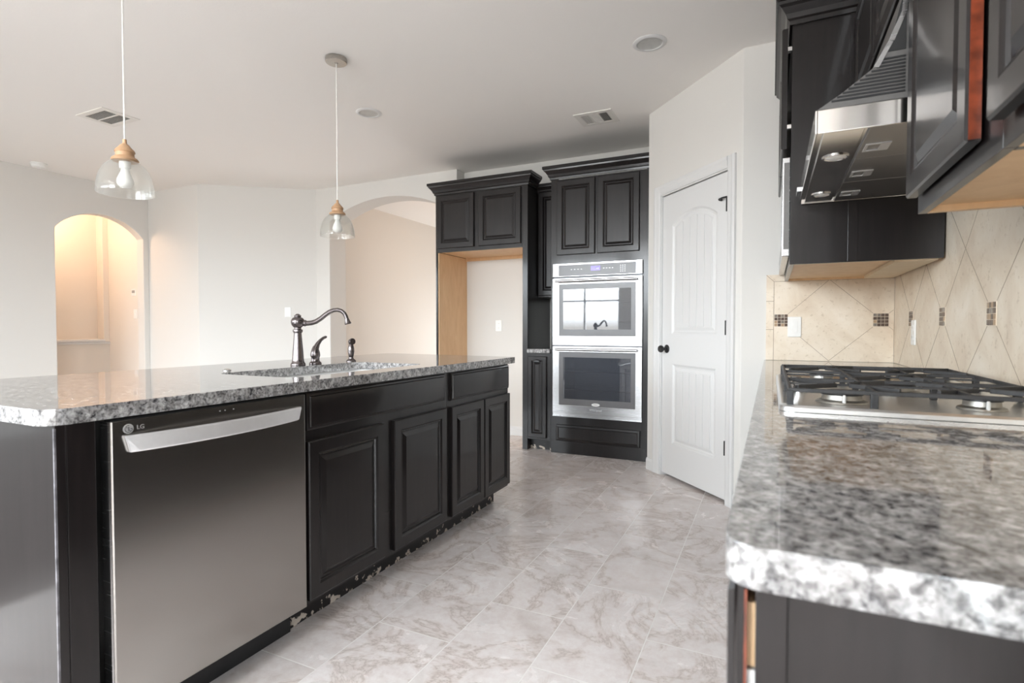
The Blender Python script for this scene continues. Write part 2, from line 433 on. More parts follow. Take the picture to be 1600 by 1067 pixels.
def offset_path(path, d):
    """open polyline, offset to its right side"""
    out = []
    P = [Vector(p) for p in path]
    for i, p in enumerate(P):
        ns = []
        if i > 0: t = (p-P[i-1]).normalized(); ns.append(Vector((t.y, -t.x)))
        if i < len(P)-1: t = (P[i+1]-p).normalized(); ns.append(Vector((t.y, -t.x)))
        if len(ns) == 1: q = p + ns[0]*d
        else:
            m = (ns[0]+ns[1]).normalized(); q = p + m*(d/max(0.3, m.dot(ns[0])))
        out.append((q.x, q.y))
    return out
CROWN = [(0.0,0.0),(0.010,0.0),(0.012,0.016),(0.020,0.022),(0.026,0.040),(0.042,0.062),(0.052,0.070),(0.054,0.082),(0.062,0.084),(0.062,0.108),(0.0,0.108)]
def crown(path, z0, s=1.0):
    mb = MB(); loops = []
    lines = [(offset_path(path, d*s + 0.0005), z0+z*s) for d, z in CROWN]
    for k in range(len(path)):
        loops.append([(ln[k][0], ln[k][1], z) for ln, z in lines])
    mb.loft(loops); return mb

# ------------------------------------------------------------------ setting
A_ = Vector((-0.865, 4.27, 0)); B_ = Vector((-0.16, 3.50, 0)); TD = (B_-A_).normalized(); ND = Vector((TD.y, -TD.x, 0))
if ND.dot(Vector((0,-1,0))) < 0: ND = -ND
LP = (B_-A_).length
XC = -8.6                                   # far end of the corridor side
o = MB().box((-9.2, YR-0.3, -0.08), (2.5, 9.2, 0)).build('floor', M['floor']); struct(o)
o = MB().box((-9.2, YR-0.3, CH), (2.5, 9.2, CH+0.1)).build('ceiling', M['ceiling']); struct(o)
# unseen dark carpet, added left of the island to darken reflections
struct(MB().box((XL, YR, 0.0005), (-2.75, 2.2, 0.012)).build('floor_added_carpet', simple('added_dark_carpet', (0.12, 0.105, 0.10), 0.95, ns=120, namt=0.25)))
# right wall
struct(MB().plate(rect(YR-0.14, 0, 3.64, CH), [rect(y0, z0, y1, z1) for (y0, y1, z0, z1) in RIGHT_W] + [rect(-0.75, 0.002, 0.36, 2.12)], lambda u, z, d: (XR+d, u, z), 0.14).build('wall_right', M['wall']))
struct(MB().box((XR, 3.64, 0), (XR+0.14, 5.16, CH)).build('wall_pantry_right', M['corrdark']))
struct(MB().box((-0.755, 5.02, 0), (XR, 5.16, CH)).build('wall_pantry_back', M['corrdark']))
struct(MB().box((0.60, -0.78, 0.0005), (2.3, 0.48, 0.008)).build('floor_added_room', simple('dark_added_floor', (0.05, 0.045, 0.045), 0.6, ns=30, namt=0.2)))  # unseen dark floor, added so the counter end panel mirrors something dark
# unseen dim room behind a right-wall doorway, added for dark reflections
struct(MB().box((2.3, -0.9, 0), (2.42, 0.6, CH)).build('wall_added_room_end', M['corrdark']))
struct(MB().box((0.74, 0.48, 0), (2.3, 0.6, CH)).build('wall_added_room_far', M['corrdark']))
struct(MB().box((0.74, -0.9, 0), (2.3, -0.78, CH)).build('wall_added_room_near', M['corrdark']))
# short far wall beside the pantry
struct(MB().box((-0.16, 3.50, 0), (XR, 3.64, CH)).build('wall_far', M['wall']))
# angled pantry wall with the door opening
DS0, DS1, DZ = 0.175, 0.917, 2.078
def pw(s, z, d): return tuple(A_ + TD*s + Vector((0,0,z)) - ND*d)
struct(MB().plate([(0,0),(DS0,0),(DS0,DZ),(DS1,DZ),(DS1,0),(LP,0),(LP,CH+0.02),(0,CH+0.02)], [], pw, 0.11).build('wall_pantry', M['wall'], bevel=0.006))
struct(MB().box((-0.865, 4.27, 0), (-0.755, 5.02, CH)).build('wall_pantry_side', M['wall']))
struct(MB().box((-2.955, 5.02, 0), (-0.755, 5.16, CH)).build('wall_back', M['wall']))
# wall with the wide arch, its return beside the fridge alcove
al = arch_loop(-4.70, -3.06, 2.345, 2.553, 32)
loop = [(-5.09, 0), al[0]] + al[2:][::-1] + [al[1], (-2.955, 0), (-2.955, CH+0.02), (-5.09, CH+0.02)]
struct(MB().plate(loop, [], lambda u, z, d: (u, 4.87+d, z), 0.27).build('wall_arch', M['wall'], bevel=0.008, segs=3))
# diagonal and short walls on the left
def slabwall(p, q, t=0.12, z0=0, z1=CH):
    p = Vector((*p, 0)); q = Vector((*q, 0)); d = (q-p).normalized(); n = Vector((-d.y, d.x, 0))*t
    return MB().loft([[tuple(v+Vector((0,0,z))) for v in (p, q, q+n, p+n)] for z in (z0, z1)])
struct(slabwall((-4.87, 4.90), (-5.93, 4.09), -0.12).build('wall_diagonal', M['wall']))
struct(MB().box((-6.98, 4.09, 0), (-5.93, 4.21, CH)).build('wall_short', M['wall']))
# left wall: narrow arch and two windows
al = arch_loop(3.13, 4.025, 2.165, 2.38, 24)
loop = [(YR, 0), al[0]] + al[2:][::-1] + [al[1], (4.09, 0), (4.09, CH+0.02), (YR, CH+0.02)]
holes = [rect(y0, z0, y1, z1) for (y0, y1, z0, z1) in LEFT_W]
struct(MB().plate(loop, holes, lambda u, z, d: (XL-d, u, z), 0.13).build('wall_left', M['wall'], bevel=0.006, segs=2))
# corridor behind the narrow arch
struct(MB().box((-7.92, 4.07, 0), (-6.98, 4.19, CH)).build('wall_corridor_right', M['warmwall']))
o = struct(MB().box((-7.80, 1.6, 0), (-7.66, 4.07, 0.925)).build('wall_corridor_low', M['warmwall']))
struct(MB().box((-7.80, 4.005, 0.925), (-7.66, 4.07, CH)).build('wall_corridor_post', M['warmwall'], bevel=0.004))
struct(MB().box((-7.92, 1.6, 0), (-7.80, 4.07, CH)).build('wall_corridor_back', M['warmwall']))
struct(MB().box((-7.92, 1.48, 0), (-6.98, 1.6, CH)).build('wall_corridor_end', M['warmwall']))
mb = MB(); mb.box((-7.80, 1.6, 0.925), (-7.625, 4.004, 0.955)); mb.box((-7.66, 1.6, 0.895), (-7.643, 4.07, 0.925))
struct(mb.build('trim_1', M['trim'], bevel=0.006))
# hall behind the wide arch
struct(MB().box((-5.09, 5.14, 0), (-4.97, 8.9, CH)).build('wall_hall_left', M['warmwall']))
struct(MB().box((-5.09, 8.9, 0), (-2.7, 9.02, CH)).build('wall_hall_end', M['warmwall']))
struct(MB().box((-2.85, 5.16, 0), (-2.7, 8.9, CH)).build('wall_hall_right', M['warmwall']))
# rear wall with windows
holes = [rect(x0, z0, x1, z1) for (x0, x1, z0, z1) in REAR_W]
struct(MB().plate(rect(XL-0.13, 0, XR+0.14, CH), holes, lambda u, z, d: (u, YR-d, z), 0.14).build('wall_rear', M['wall']))
wi = 1
for (x0, x1, z0, z1) in REAR_W:
    mb = MB(); f = 0.05; y0, y1 = YR-0.10, YR-0.05
    for (a, b) in (((x0,z0),(x1,z0+f)), ((x0,z1-f),(x1,z1)), ((x0,z0),(x0+f,z1)), ((x1-f,z0),(x1,z1)), (((x0+x1)/2-0.02,z0),((x0+x1)/2+0.02,z1)), ((x0,(z0+z1)/2-0.02),(x1,(z0+z1)/2+0.02))):
        mb.box((a[0], y0, a[1]), (b[0], y1, b[1]))
    struct(mb.build('window_%d' % wi, M['trim'])); wi += 1
for (a0, a1, z0, z1) in LEFT_W + RIGHT_W:  # the right-hand frame belongs to the added patio door
    mb = MB(); f = 0.05; x0, x1 = (XL-0.10, XL-0.05) if z0 > 0.5 else (XR+0.05, XR+0.10)
    for (a, b) in (((a0,z0),(a1,z0+f)), ((a0,z1-f),(a1,z1)), ((a0,z0),(a0+f,z1)), ((a1-f,z0),(a1,z1)), (((a0+a1)/2-0.02,z0),((a0+a1)/2+0.02,z1))):
        mb.box((x0, a[0], a[1]), (x1, b[0], b[1]))
    struct(mb.build('window_%d' % wi, M['trim'])); wi += 1
# baseboards
def baseboard(name, p, q, n):
    p = Vector((*p,0)); q = Vector((*q,0)); n = Vector((*n,0)).normalized()
    mb = MB(); mb.loft([[tuple(e+n*d+Vector((0,0,z))) for d, z in ((0.0005,0),(0.013,0),(0.013,0.07),(0.006,0.09),(0.0005,0.09))] for e in (p, q)])
    return struct(mb.build(name, M['trim']))
baseboard('baseboard_back', (-2.03, 5.02), (-2.92, 5.02), (0,-1))
baseboard('baseboard_arch', (-4.70, 4.87), (-4.87, 4.87), (0,-1))
baseboard('baseboard_diagonal', (-4.87, 4.90), (-5.93, 4.09), (0.6,-0.8))
baseboard('baseboard_short', (-5.93, 4.09), (-6.85, 4.09), (0,-1))
baseboard('baseboard_left', (XL, 3.13), (XL, YR), (1,0))
baseboard('baseboard_hall', (-4.97, 5.15), (-4.97, 8.9), (1,0))
pA = A_ + TD*0.001; pB = A_ + TD*0.092
baseboard('baseboard_pantry', (pA.x, pA.y), (pB.x, pB.y), (ND.x, ND.y))
pA = A_ + TD*0.992; pB = A_ + TD*(LP-0.001)
baseboard('baseboard_pantry_right', (pA.x, pA.y), (pB.x, pB.y), (ND.x, ND.y))

# pantry door
def pd(s, z, d): return tuple(A_ + TD*s + Vector((0,0,z)) + ND*d)
mb = MB()
for (s0, s1, z0, z1) in ((0.095, DS0, 0, 2.148), (DS1, 0.990, 0, 2.148), (DS0, DS1, DZ, 2.148)):
    vertical = z0 == 0
    w = s1-s0
    prof = [(0.0,0.0005),(0.0,0.016),(0.25*w,0.018),(0.45*w,0.014),(0.8*w,0.012),(w,0.008),(w,0.0005)]
    if vertical:
        pr = prof if s0 < 0.5 else [(w-a, b) for a, b in prof][::-1]
        mb.loft([[pd(s0+a, z, b) for a, b in pr] for z in (0, 2.148)])
    else:
        h = z1-z0
        pr = [(0,0.0005),(0,0.008),(0.2*h,0.012),(0.55*h,0.014),(0.75*h,0.018),(h,0.016),(h,0.0005)]
        mb.loft([[pd(s, z0+a, b) for a, b in pr] for s in (s0, s1)])
struct(mb.build('trim_2', M['trim'], bevel=0.0015))
mb = MB()
for (s0, s1, z0, z1) in ((DS0, DS0+0.008, 0, DZ), (DS1-0.008, DS1, 0, DZ), (DS0, DS1, DZ-0.008, DZ)):
    mb.loft([[pd(s, z, d) for s, z in ((s0,z0),(s1,z0),(s1,z1),(s0,z1))] for d in (-0.11, 0.001)])
struct(mb.build('trim_3', M['trim']))
s0, s1, z0, z1 = DS0+0.011, DS1-0.011, 0.022, 2.064
d_f = -0.012                                                            # door face sits a little back in its jamb
def arch_in(i):
    """upper panel outline inset by i"""
    u0, u1, zb, zs, zt = 0.300+i, 0.800-i, 1.055+i, 1.835, 1.915-i
    w = (0.800-0.300)/2; h = 1.915-1.835; R = (w*w+h*h)/(2*h); c = 0.55; zc = 1.915-R; R2 = R-i
    n = 16; out = [(u0, zb), (u1, zb)]
    a = math.asin(min(1, (w-i)/R2))
    for k in range(n+1):
        t = a-2*a*k/n; out.append((c+R2*math.sin(t), zc+R2*math.cos(t)))
    return out
def low_in(i): return rect(0.312+i, 0.255+i, 0.795-i, 0.838-i)
door = MB()
edges = []
for lp in (rect(s0, z0, s1, z1), arch_in(0), low_in(0)):
    vs = [door.bm.verts.new(pd(u, v, d_f)) for u, v in lp]
    edges += [door.bm.edges.new((vs[i], vs[(i+1) % len(vs)])) for i in range(len(vs))]
bmesh.ops.triangle_fill(door.bm, use_beauty=True, use_dissolve=False, edges=edges)
door.loft([[pd(u, v, d) for u, v in rect(s0, z0, s1, z1)] for d in (d_f, d_f-0.035)], cap0=False)
for fn in (arch_in, low_in):
    door.loft([[pd(u, v, d_f+d) for u, v in fn(i)] for i, d in ((0,0),(0.008,-0.004),(0.014,-0.009),(0.026,-0.011),(0.046,-0.005),(0.050,-0.005))], cap0=False)
bmesh.ops.remove_doubles(door.bm, verts=door.bm.verts[:], dist=0.00005)
door_o = struct(door.build('door_1', M['trim']))
# tongue-and-groove planks on the two panels
mb = MB()
def arch_z(u, i):
    w = 0.25; h = 0.08; R = (w*w+h*h)/(2*h); zc = 1.915-R; R2 = R-i
    return zc + math.sqrt(max(0, R2*R2-(u-0.55)**2))
pl0, pl1 = 0.352, 0.748; npl = 5; pwid = (pl1-pl0)/npl
for k in range(npl):
    a = pl0+k*pwid+0.003; b = pl0+(k+1)*pwid-0.003
    top = [(b + (a-b)*q/4, arch_z(b + (a-b)*q/4, 0.052)) for q in range(5)]
    poly = [(a, 1.107), (b, 1.107)] + top
    mb.loft([[pd(u, v, d_f-0.0055) for u, v in poly], [pd(u, v, d_f-0.0015) for u, v in poly]])
    a2 = 0.364 + k*0.0756 + 0.003; b2 = 0.364 + (k+1)*0.0756 - 0.003
    mb.loft([[pd(u, v, d_f+d) for u, v in rect(a2, 0.307, b2, 0.786)] for d in (-0.0055, -0.0015)])
mb.build('plank_panel', M['trim'], door_o, bevel=0.0012)
rotN = Matrix((TD, Vector((0,0,1)).cross(Vector((0,0,1))) if False else Vector((0,0,1)), ND)).transposed()
kn = MB().lathe([(0.030,0),(0.031,0.004),(0.026,0.008),(0.011,0.010),(0.009,0.030),(0.018,0.036),(0.026,0.046),(0.027,0.056),(0.021,0.066),(0.006,0.070)], pd(0.246, 0.945, d_f), 24, axis=rotN)
kn.build('door_knob', M['black'], door_o, smooth=True)
for hz in (1.86, 1.10, 0.352):
    mb = MB(); mb.tube([pd(s1+0.004, hz-0.045, 0.004), pd(s1+0.004, hz+0.045, 0.004)], 0.0065, 10)
    mb.loft([[pd(u, v, d) for u, v in rect(s1-0.010, hz-0.044, s1+0.003, hz+0.044)] for d in (d_f, d_f+0.004)])
    mb.build('hinge', M['black'], door_o)
    if hz > 1.8:
        mb = MB()
        mb.tube([pd(s1+0.004, hz+0.043, 0.006), pd(s1-0.03, hz+0.043, 0.016), pd(s1-0.062, hz+0.040, 0.012)], [0.006,0.005,0.006], 8)
        mb.tube([pd(s1-0.058, hz+0.040, 0.012), pd(s1-0.060, hz+0.040, -0.006)], 0.009, 8)
        mb.build('door_stop', M['black'], door_o)

# tiled backsplash: field, diagonal joints, mosaic insets, border
def backsplash(name, to3, u0, u1, z0, z1, diag, mosaics, border):
    root = struct(MB().loft([[to3(u, v, d) for u, v in rect(u0, z0, u1, z1)] for d in (0.0005, 0.009)]).build(name, M['travertine']))
    mb = MB(); w = 0.0022
    def joint(a, b, w=w):
        a = Vector(a); b = Vector(b); t = (b-a).normalized(); n = Vector((-t.y, t.x))*w/2
        mb.loft([[to3(p.x, p.y, d) for p in (a+n, b+n, b-n, a-n)] for d in (0.008, 0.0096)])
    for a, b in diag: joint(a, b)
    for a, b in border: joint(a, b, 0.003)
    mb.build('grout_line', M['grout'], root)
    random.seed(5)
    for (cu, cz) in mosaics:
        g = MB().loft([[to3(u, v, d) for u, v in rect(max(u0+0.001, cu-0.037), cz-0.037, min(u1-0.001, cu+0.037), cz+0.037)] for d in (0.008, 0.0105)]).build('mosaic_inset', M['travertine'], root)
        ms = {k: MB() for k in ('mos1','mos2','mos3')}
        for i in range(4):
            for j in range(4):
                a = cu-0.034+i*0.0175; b = cz-0.034+j*0.0175
                if a < u0 or a+0.0155 > u1: continue
                ms[random.choice(['mos1','mos1','mos2','mos3'])].loft([[to3(u, v, d) for u, v in rect(a, b, a+0.0155, b+0.0155)] for d in (0.0103, 0.0122)])
        for k, m_ in ms.items(): m_.build({'mos1':'brown_chip','mos2':'tan_chip','mos3':'grey_chip'}[k], M[k], g)
    return root
ZB0, ZB1, ZM = 0.9135, 1.405, 1.142
f3 = lambda u, z, d: (u, 3.50-d, z)
mosF = [(0.050, ZM), (0.531, ZM)]
dg = [((0.082, 1.175), (0.290, 1.368)), ((0.290, 1.368), (0.499, 1.175)), ((0.082, 1.108), (0.290, 0.916)), ((0.290, 0.916), (0.499, 1.108)), ((0.565, 1.175), (0.588, 1.196)), ((0.565, 1.108), (0.588, 1.088))]
bd = [((0.012, ZB0), (0.012, 1.366)), ((0.012, 1.366), (0.590, 1.366)), ((-0.028, 1.404), (0.012, 1.366)), ((-0.028, 1.253), (0.012, 1.253)), ((-0.028, 1.09), (0.012, 1.09)), ((0.25, 1.366), (0.25, 1.404)), ((0.44, 1.366), (0.44, 1.404))]
backsplash('wall_tile_far', f3, -0.028, 0.590, ZB0, ZB1, dg, mosF, bd)
f4 = lambda u, z, d: (XR-d, u, z)
mosR = []; dg = []
yc = 3.100
step = 0.515
for k in range(6):
    y = 3.100 - step*k
    mosR.append((y, ZM))
    zt, zb = 1.64, 0.916
    for sgn in (1, -1):
        for up in (1, -1):
            y2 = y + sgn*step/2
            if y2 > 3.488: continue
            dg.append(((y+sgn*0.033, ZM+up*0.033), (y2, ZM+up*0.226)))
            if up > 0: dg.append(((y2, ZM+0.226), (y, ZM+0.46)))
backsplash('wall_tile_right', f4, 0.50, 3.4905, ZB0, 1.62, dg, mosR, [])

# ------------------------------------------------------------------ island
XF = -1.500; TH = 0.020                      # face of the island cabinets, door thickness
FX = (0,1,0); NX = (1,0,0)
def carcass(x0, x1, y0, y1, z0, z1): return MB().box((x0,y0,z0),(x1,y1,z1))
DP = XF-0.60
sb = thing('base_cabinet', 'black double-door sink base cabinet of the island, beside the dishwasher', 'cabinet', (XF-0.3, 1.88, 0), 'island base cabinets')
carcass(DP, XF, 1.416, 2.362, 0.100, 0.30).build('carcass', M['wood'], sb)
mb = MB(); mb.box((XF-0.02, 1.416, 0.3005), (XF, 2.362, 0.874))
mb.box((DP, 1.416, 0.30), (XF-0.02, 1.430, 0.874)); mb.box((DP, 2.348, 0.30), (XF-0.02, 2.362, 0.874)); mb.box((DP, 1.43, 0.30), (DP+0.012, 2.348, 0.874))
mb.build('face_frame', M['wood'], sb, bevel=0.001)
front(MB(), (XF, 1.424, 0.732), FX, NX, 0.906, 0.134, TH, slab(TH)).build('false_drawer_front', M['wood'], sb, smooth=True)
for y0, y1 in ((1.426, 1.848), (1.915, 2.338)):
    front(MB(), (XF, y0, 0.118), FX, NX, y1-y0, 0.575, TH, raised(TH, 0.050)).build('door', M['wood'], sb)
MB().box((XF-0.095, 1.416, 0), (XF-0.075, 2.362, 0.0995)).build('toe_kick', M['toekick'], sb)
db = thing('base_cabinet', 'black narrower base cabinet with a drawer at the far end of the island', 'cabinet', (XF-0.3, 2.73, 0), 'island base cabinets')
carcass(DP, XF, 2.3625, 3.082, 0.100, 0.874).build('carcass', M['wood'], db, bevel=0.001)
front(MB(), (XF, 2.388, 0.722), FX, NX, 0.684, 0.144, TH, slab(TH)).build('drawer', M['wood'], db, smooth=True)
for y0, y1 in ((2.388, 2.736), (2.744, 3.076)):
    front(MB(), (XF, y0, 0.118), FX, NX, y1-y0, 0.572, TH, raised(TH, 0.048)).build('door', M['wood'], db)
MB().box((XF-0.095, 2.3625, 0), (XF-0.075, 3.03, 0.0995)).build('toe_kick', M['toekick'], db)
MB().box((DP-0.014, 2.3625, 0.0), (DP-0.0005, 3.082, 0.874)).build('back_panel', M['wood'], db)
ep = thing('end_panel', 'tall black end panel of the island left of the dishwasher', 'panel', (XF-0.3, 0.70, 0))
MB().box((DP, 0.668, 0), (XF+0.018, 0.690, 0.874)).build('side_board', M['wood'], ep, bevel=0.002)
MB().box((XF-0.30, 0.6905, 0), (XF+0.018, 0.752, 0.874)).build('filler_stile', M['wood'], ep, bevel=0.002)
MB().box((XF+0.0135, 0.6665, 0.02), (XF+0.0185, 0.6705, 0.868)).build('worn_corner_strip', M['wornedge'], ep)

dw = thing('dishwasher', 'wide stainless dishwasher with a bowed bar handle under the island counter', 'dishwasher', (XF-0.3, 1.09, 0))
MB().box((DP+0.03, 0.795, 0.12), (XF-0.012, 1.405, 0.862)).build('tub_body', M['black'], dw)
dm = MB()
DX = XF+0.026
dm.loft([[(x, y, z) for x, y in ((XF-0.010,0.781),(DX-0.004,0.781),(DX,0.785),(DX,1.402),(DX-0.004,1.406),(XF-0.010,1.406))] for z in (0.112, 0.866)])
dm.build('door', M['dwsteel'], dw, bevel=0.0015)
MB().box((XF-0.009, 0.7765, 0.115), (DX-0.003, 0.7805, 0.866)).build('edge_strip', M['steel'], dw)
MB().box((XF-0.075, 0.790, 0), (XF-0.060, 1.406, 0.108)).build('toe_kick', M['black'], dw)
MB().box((XF-0.008, 0.785, 0.866), (DX-0.006, 1.402, 0.869)).build('control_strip', M['dark'], dw)
# bowed handle
hl = []; N = 20
for i in range(N+1):
    t = i/N; y = 0.812 + t*0.566; bow = 0.010+0.034*(1-(2*t-1)**2)
    e = 0.006 if i in (0, N) else 0.0
    yy = y
    zt, zb = 0.827, 0.783 + (0.0 if 0 < i < N else 0.0)
    sk = 0.012*(1-2*t) if False else 0
    x0 = DX+0.0005 + max(0, bow-0.012); x1 = DX + bow
    hl.append([(x0, y, zt), (x1-0.002, y, zt), (x1, y, zt-0.004), (x1, y + (0.010 if i == 0 else -0.010 if i == N else 0), zb+0.004), (x1-0.002, y + (0.012 if i == 0 else -0.012 if i == N else 0), zb), (x0, y + (0.012 if i == 0 else -0.012 if i == N else 0), zb)])
MB().loft(hl).build('handle', M['satin'], dw)
lg = MB().lathe([(0.0125,0),(0.0125,0.0012),(0.010,0.0016)], (DX, 0.822, 0.843), 24, axis=Matrix(((0,0,1),(1,0,0),(0,1,0)))).build('round_emblem', M['letter'], dw)
def text(body, name, size, loc, rot, mat, parent, ext=0.0004, align='CENTER'):
    c = bpy.data.curves.new(name, 'FONT'); c.body = body; c.size = size; c.extrude = ext; c.align_x = align; c.align_y = 'CENTER'
    tmp = bpy.data.objects.new('tmp', c); COL.objects.link(tmp)
    me = bpy.data.meshes.new_from_object(tmp.evaluated_get(bpy.context.evaluated_depsgraph_get()))
    bpy.data.objects.remove(tmp); bpy.data.curves.remove(c)
    me.name = name; me.materials.clear(); me.materials.append(mat)
    o = bpy.data.objects.new(name, me); COL.objects.link(o)
    o.parent = parent
    o.location = Vector(loc) - world_of(parent).translation
    o.rotation_euler = rot
    return o
RX = (math.radians(90), 0, math.radians(90)); RY = (math.radians(90), 0, 0)
text('LG', 'brand_lettering', 0.016, (DX+0.0006, 0.852, 0.843), RX, M['letter'], dw)
em = MB()
em.box((DX+0.0016, 0.8215, 0.838), (DX+0.0022, 0.8230, 0.848)); em.box((DX+0.0016, 0.8215, 0.838), (DX+0.0022, 0.8265, 0.8392))
em.box((DX+0.0016, 0.8172, 0.8455), (DX+0.0022, 0.8192, 0.8475))
arcp = [(DX+0.0019, 0.822+0.0088*math.cos(math.radians(a)), 0.843+0.0088*math.sin(math.radians(a))) for a in range(80, 361, 14)]
em.tube(arcp, 0.0006, 6); em.box((DX+0.0016, 0.8265, 0.8424), (DX+0.0022, 0.8308, 0.8436))
em.build('emblem_mark', M['dark'], lg)
for y in (1.075, 1.092, 1.120): MB().box((DX, y, 0.8515), (DX+0.0006, y+0.004, 0.8545)).build('indicator_mark', M['letter'], dw)

# granite top with the sink cut-out
SX0, SX1, SY0, SY1 = -2.025, -1.592, 1.462, 2.300
IT = [(-1.462, 0.655+0.035), (-1.462, 3.130)]
top_loop = []
def corner(cx, cy, r, a0, n=6): return [(cx+r*math.cos(math.radians(a0+90*i/n)), cy+r*math.sin(math.radians(a0+90*i/n))) for i in range(n+1)]
top_loop = corner(-1.462-0.05, 0.640+0.05, 0.05, -90) + corner(-1.462-0.03, 3.130-0.03, 0.03, 0) + corner(-2.53+0.05, 3.19-0.05, 0.05, 90) + corner(-2.53+0.05, 0.640+0.05, 0.05, 180)
hole = rrect(SX0, SY0, SX1, SY1, 0.05)
wt = MB().plate(top_loop, [hole], lambda u, v, d: (u, v, 0.8765+d), 0.038).build('countertop', M['granite'], bevel=0.011, segs=3, smooth=False)
tag(wt, 'long speckled grey granite countertop of the island with the sink cut-out', 'countertop')
sk = thing('sink', 'white undermount kitchen sink basin below the island granite', 'sink', ((SX0+SX1)/2, (SY0+SY1)/2, 0.66))
def sl(g, z, r): return [(x, y, z) for x, y in rrect(SX0-g, SY0-g, SX1+g, SY1+g, r)]
MB().loft([sl(0.022,0.8755,0.06), sl(0.012,0.8755,0.058), sl(0.006,0.868,0.055), sl(-0.004,0.70,0.06), sl(-0.03,0.672,0.06), sl(-0.06,0.668,0.06)], cap0=False).build('basin', M['porcelain'], sk, smooth=True)
mb = MB().lathe([(0.045,0.0),(0.045,0.003),(0.036,0.004),(0.02,0.001)], ((SX0+SX1)/2, 2.05, 0.669), 24); mb.build('drain', M['chrome'], sk, smooth=True)

CT = 0.9148
fx, fy = -2.092, 1.950
fa = thing('faucet', 'tall dark bronze faucet with a swan-neck spout on the island counter', 'faucet', (fx, fy, CT))
MB().lathe([(0.034,0),(0.035,0.004),(0.034,0.010),(0.029,0.018),(0.027,0.030),(0.0245,0.070),(0.0205,0.120),(0.0180,0.155),(0.0180,0.160),(0.0225,0.164),(0.0235,0.170),(0.0225,0.176),(0.0165,0.179),(0.0165,0.186),(0.022,0.190),(0.029,0.200),(0.0315,0.212),(0.030,0.224),(0.024,0.233),(0.015,0.237),(0.0165,0.240),(0.0165,0.245),(0.010,0.250),(0.006,0.253),(0.001,0.2535)], (fx,fy,CT), 32).build('body', M['bronze'], fa, smooth=True)
sd = Vector((0.80, 0.60, 0)).normalized()
def fp(r, z): return tuple(Vector((fx,fy,CT)) + sd*r + Vector((0,0,z)))
ctrl = [(0.026,0.208),(0.045,0.207),(0.065,0.209),(0.085,0.216),(0.107,0.230),(0.128,0.248),(0.148,0.263),(0.168,0.272),(0.188,0.274),(0.205,0.269),(0.219,0.257),(0.227,0.242),(0.231,0.228)]
MB().tube([fp(*c) for c in ctrl], [0.0125,0.0122,0.0120,0.0118,0.0116,0.0113,0.011,0.0105,0.0102,0.010,0.0098,0.0098,0.010], 16).build('spout', M['bronze'], fa, smooth=True)
mb = MB(); mb.tube([fp(0.231,0.229), fp(0.2335,0.218), fp(0.2365,0.207), fp(0.2375,0.203)], [0.0105,0.0125,0.0165,0.015], 16)
mb.build('spout_tip', M['bronze'], fa, smooth=True)
mb = MB(); mb.tube([fp(0.027,0.208), fp(0.036,0.2075), fp(0.040,0.2073)], [0.0150,0.0158,0.0140], 16)
mb.build('collar', M['bronze'], fa, smooth=True)
hx, hy = -2.088, 2.058
lv = thing('mixer_lever', 'dark bronze curved mixer lever beside the tall faucet', 'tap lever', (hx, hy, CT))
MB().lathe([(0.030,0),(0.031,0.004),(0.029,0.010),(0.022,0.015),(0.020,0.022),(0.0205,0.036),(0.023,0.040),(0.024,0.046),(0.0225,0.060),(0.018,0.076),(0.013,0.088),(0.008,0.095)], (hx,hy,CT), 28).build('base', M['bronze'], lv, smooth=True)
ld = Vector((0.5, 0.85, 0)).normalized()
def lpnt(r, z): return tuple(Vector((hx,hy,CT)) + ld*r + Vector((0,0,z)))
MB().tube([lpnt(-0.002,0.058), lpnt(0.003,0.082), lpnt(0.013,0.104), lpnt(0.027,0.122), lpnt(0.041,0.133), lpnt(0.053,0.138), lpnt(0.058,0.139)], [0.019,0.0155,0.0110,0.0085,0.0075,0.0068,0.003], 14).build('lever', M['bronze'], lv, smooth=True)
px, py = -2.085, 2.315
sp = thing('side_sprayer', 'small dark bronze side sprayer at the far end of the sink', 'sprayer', (px, py, CT))
MB().lathe([(0.026,0),(0.026,0.004),(0.021,0.010),(0.013,0.016),(0.0125,0.022)], (px,py,CT), 24).build('base', M['bronze'], sp, smooth=True)
MB().lathe([(0.011,0.022),(0.0145,0.035),(0.0175,0.055),(0.0170,0.072),(0.0135,0.088),(0.010,0.098),(0.008,0.104)], (px,py,CT), 20).build('grip', M['bronze'], sp, smooth=True)
mb = MB(); q = Vector((px, py, CT+0.108)); dr = Vector((0.75,-0.2,0.12)).normalized()
mb.tube([tuple(q-dr*0.012), tuple(q-dr*0.004), tuple(q+dr*0.010), tuple(q+dr*0.018)], [0.010,0.016,0.0185,0.017], 16)
mb.build('spray_head', M['bronze'], sp, smooth=True)
hc = MB().lathe([(0.016,0),(0.0165,0.003),(0.012,0.007),(0.004,0.009),(0.001,0.0092)], (-2.118,1.584,CT), 20).build('hole_cover', M['chrome'], smooth=True)
tag(hc, 'small round steel tap-hole cover on the granite left of the faucet', 'hole cover')

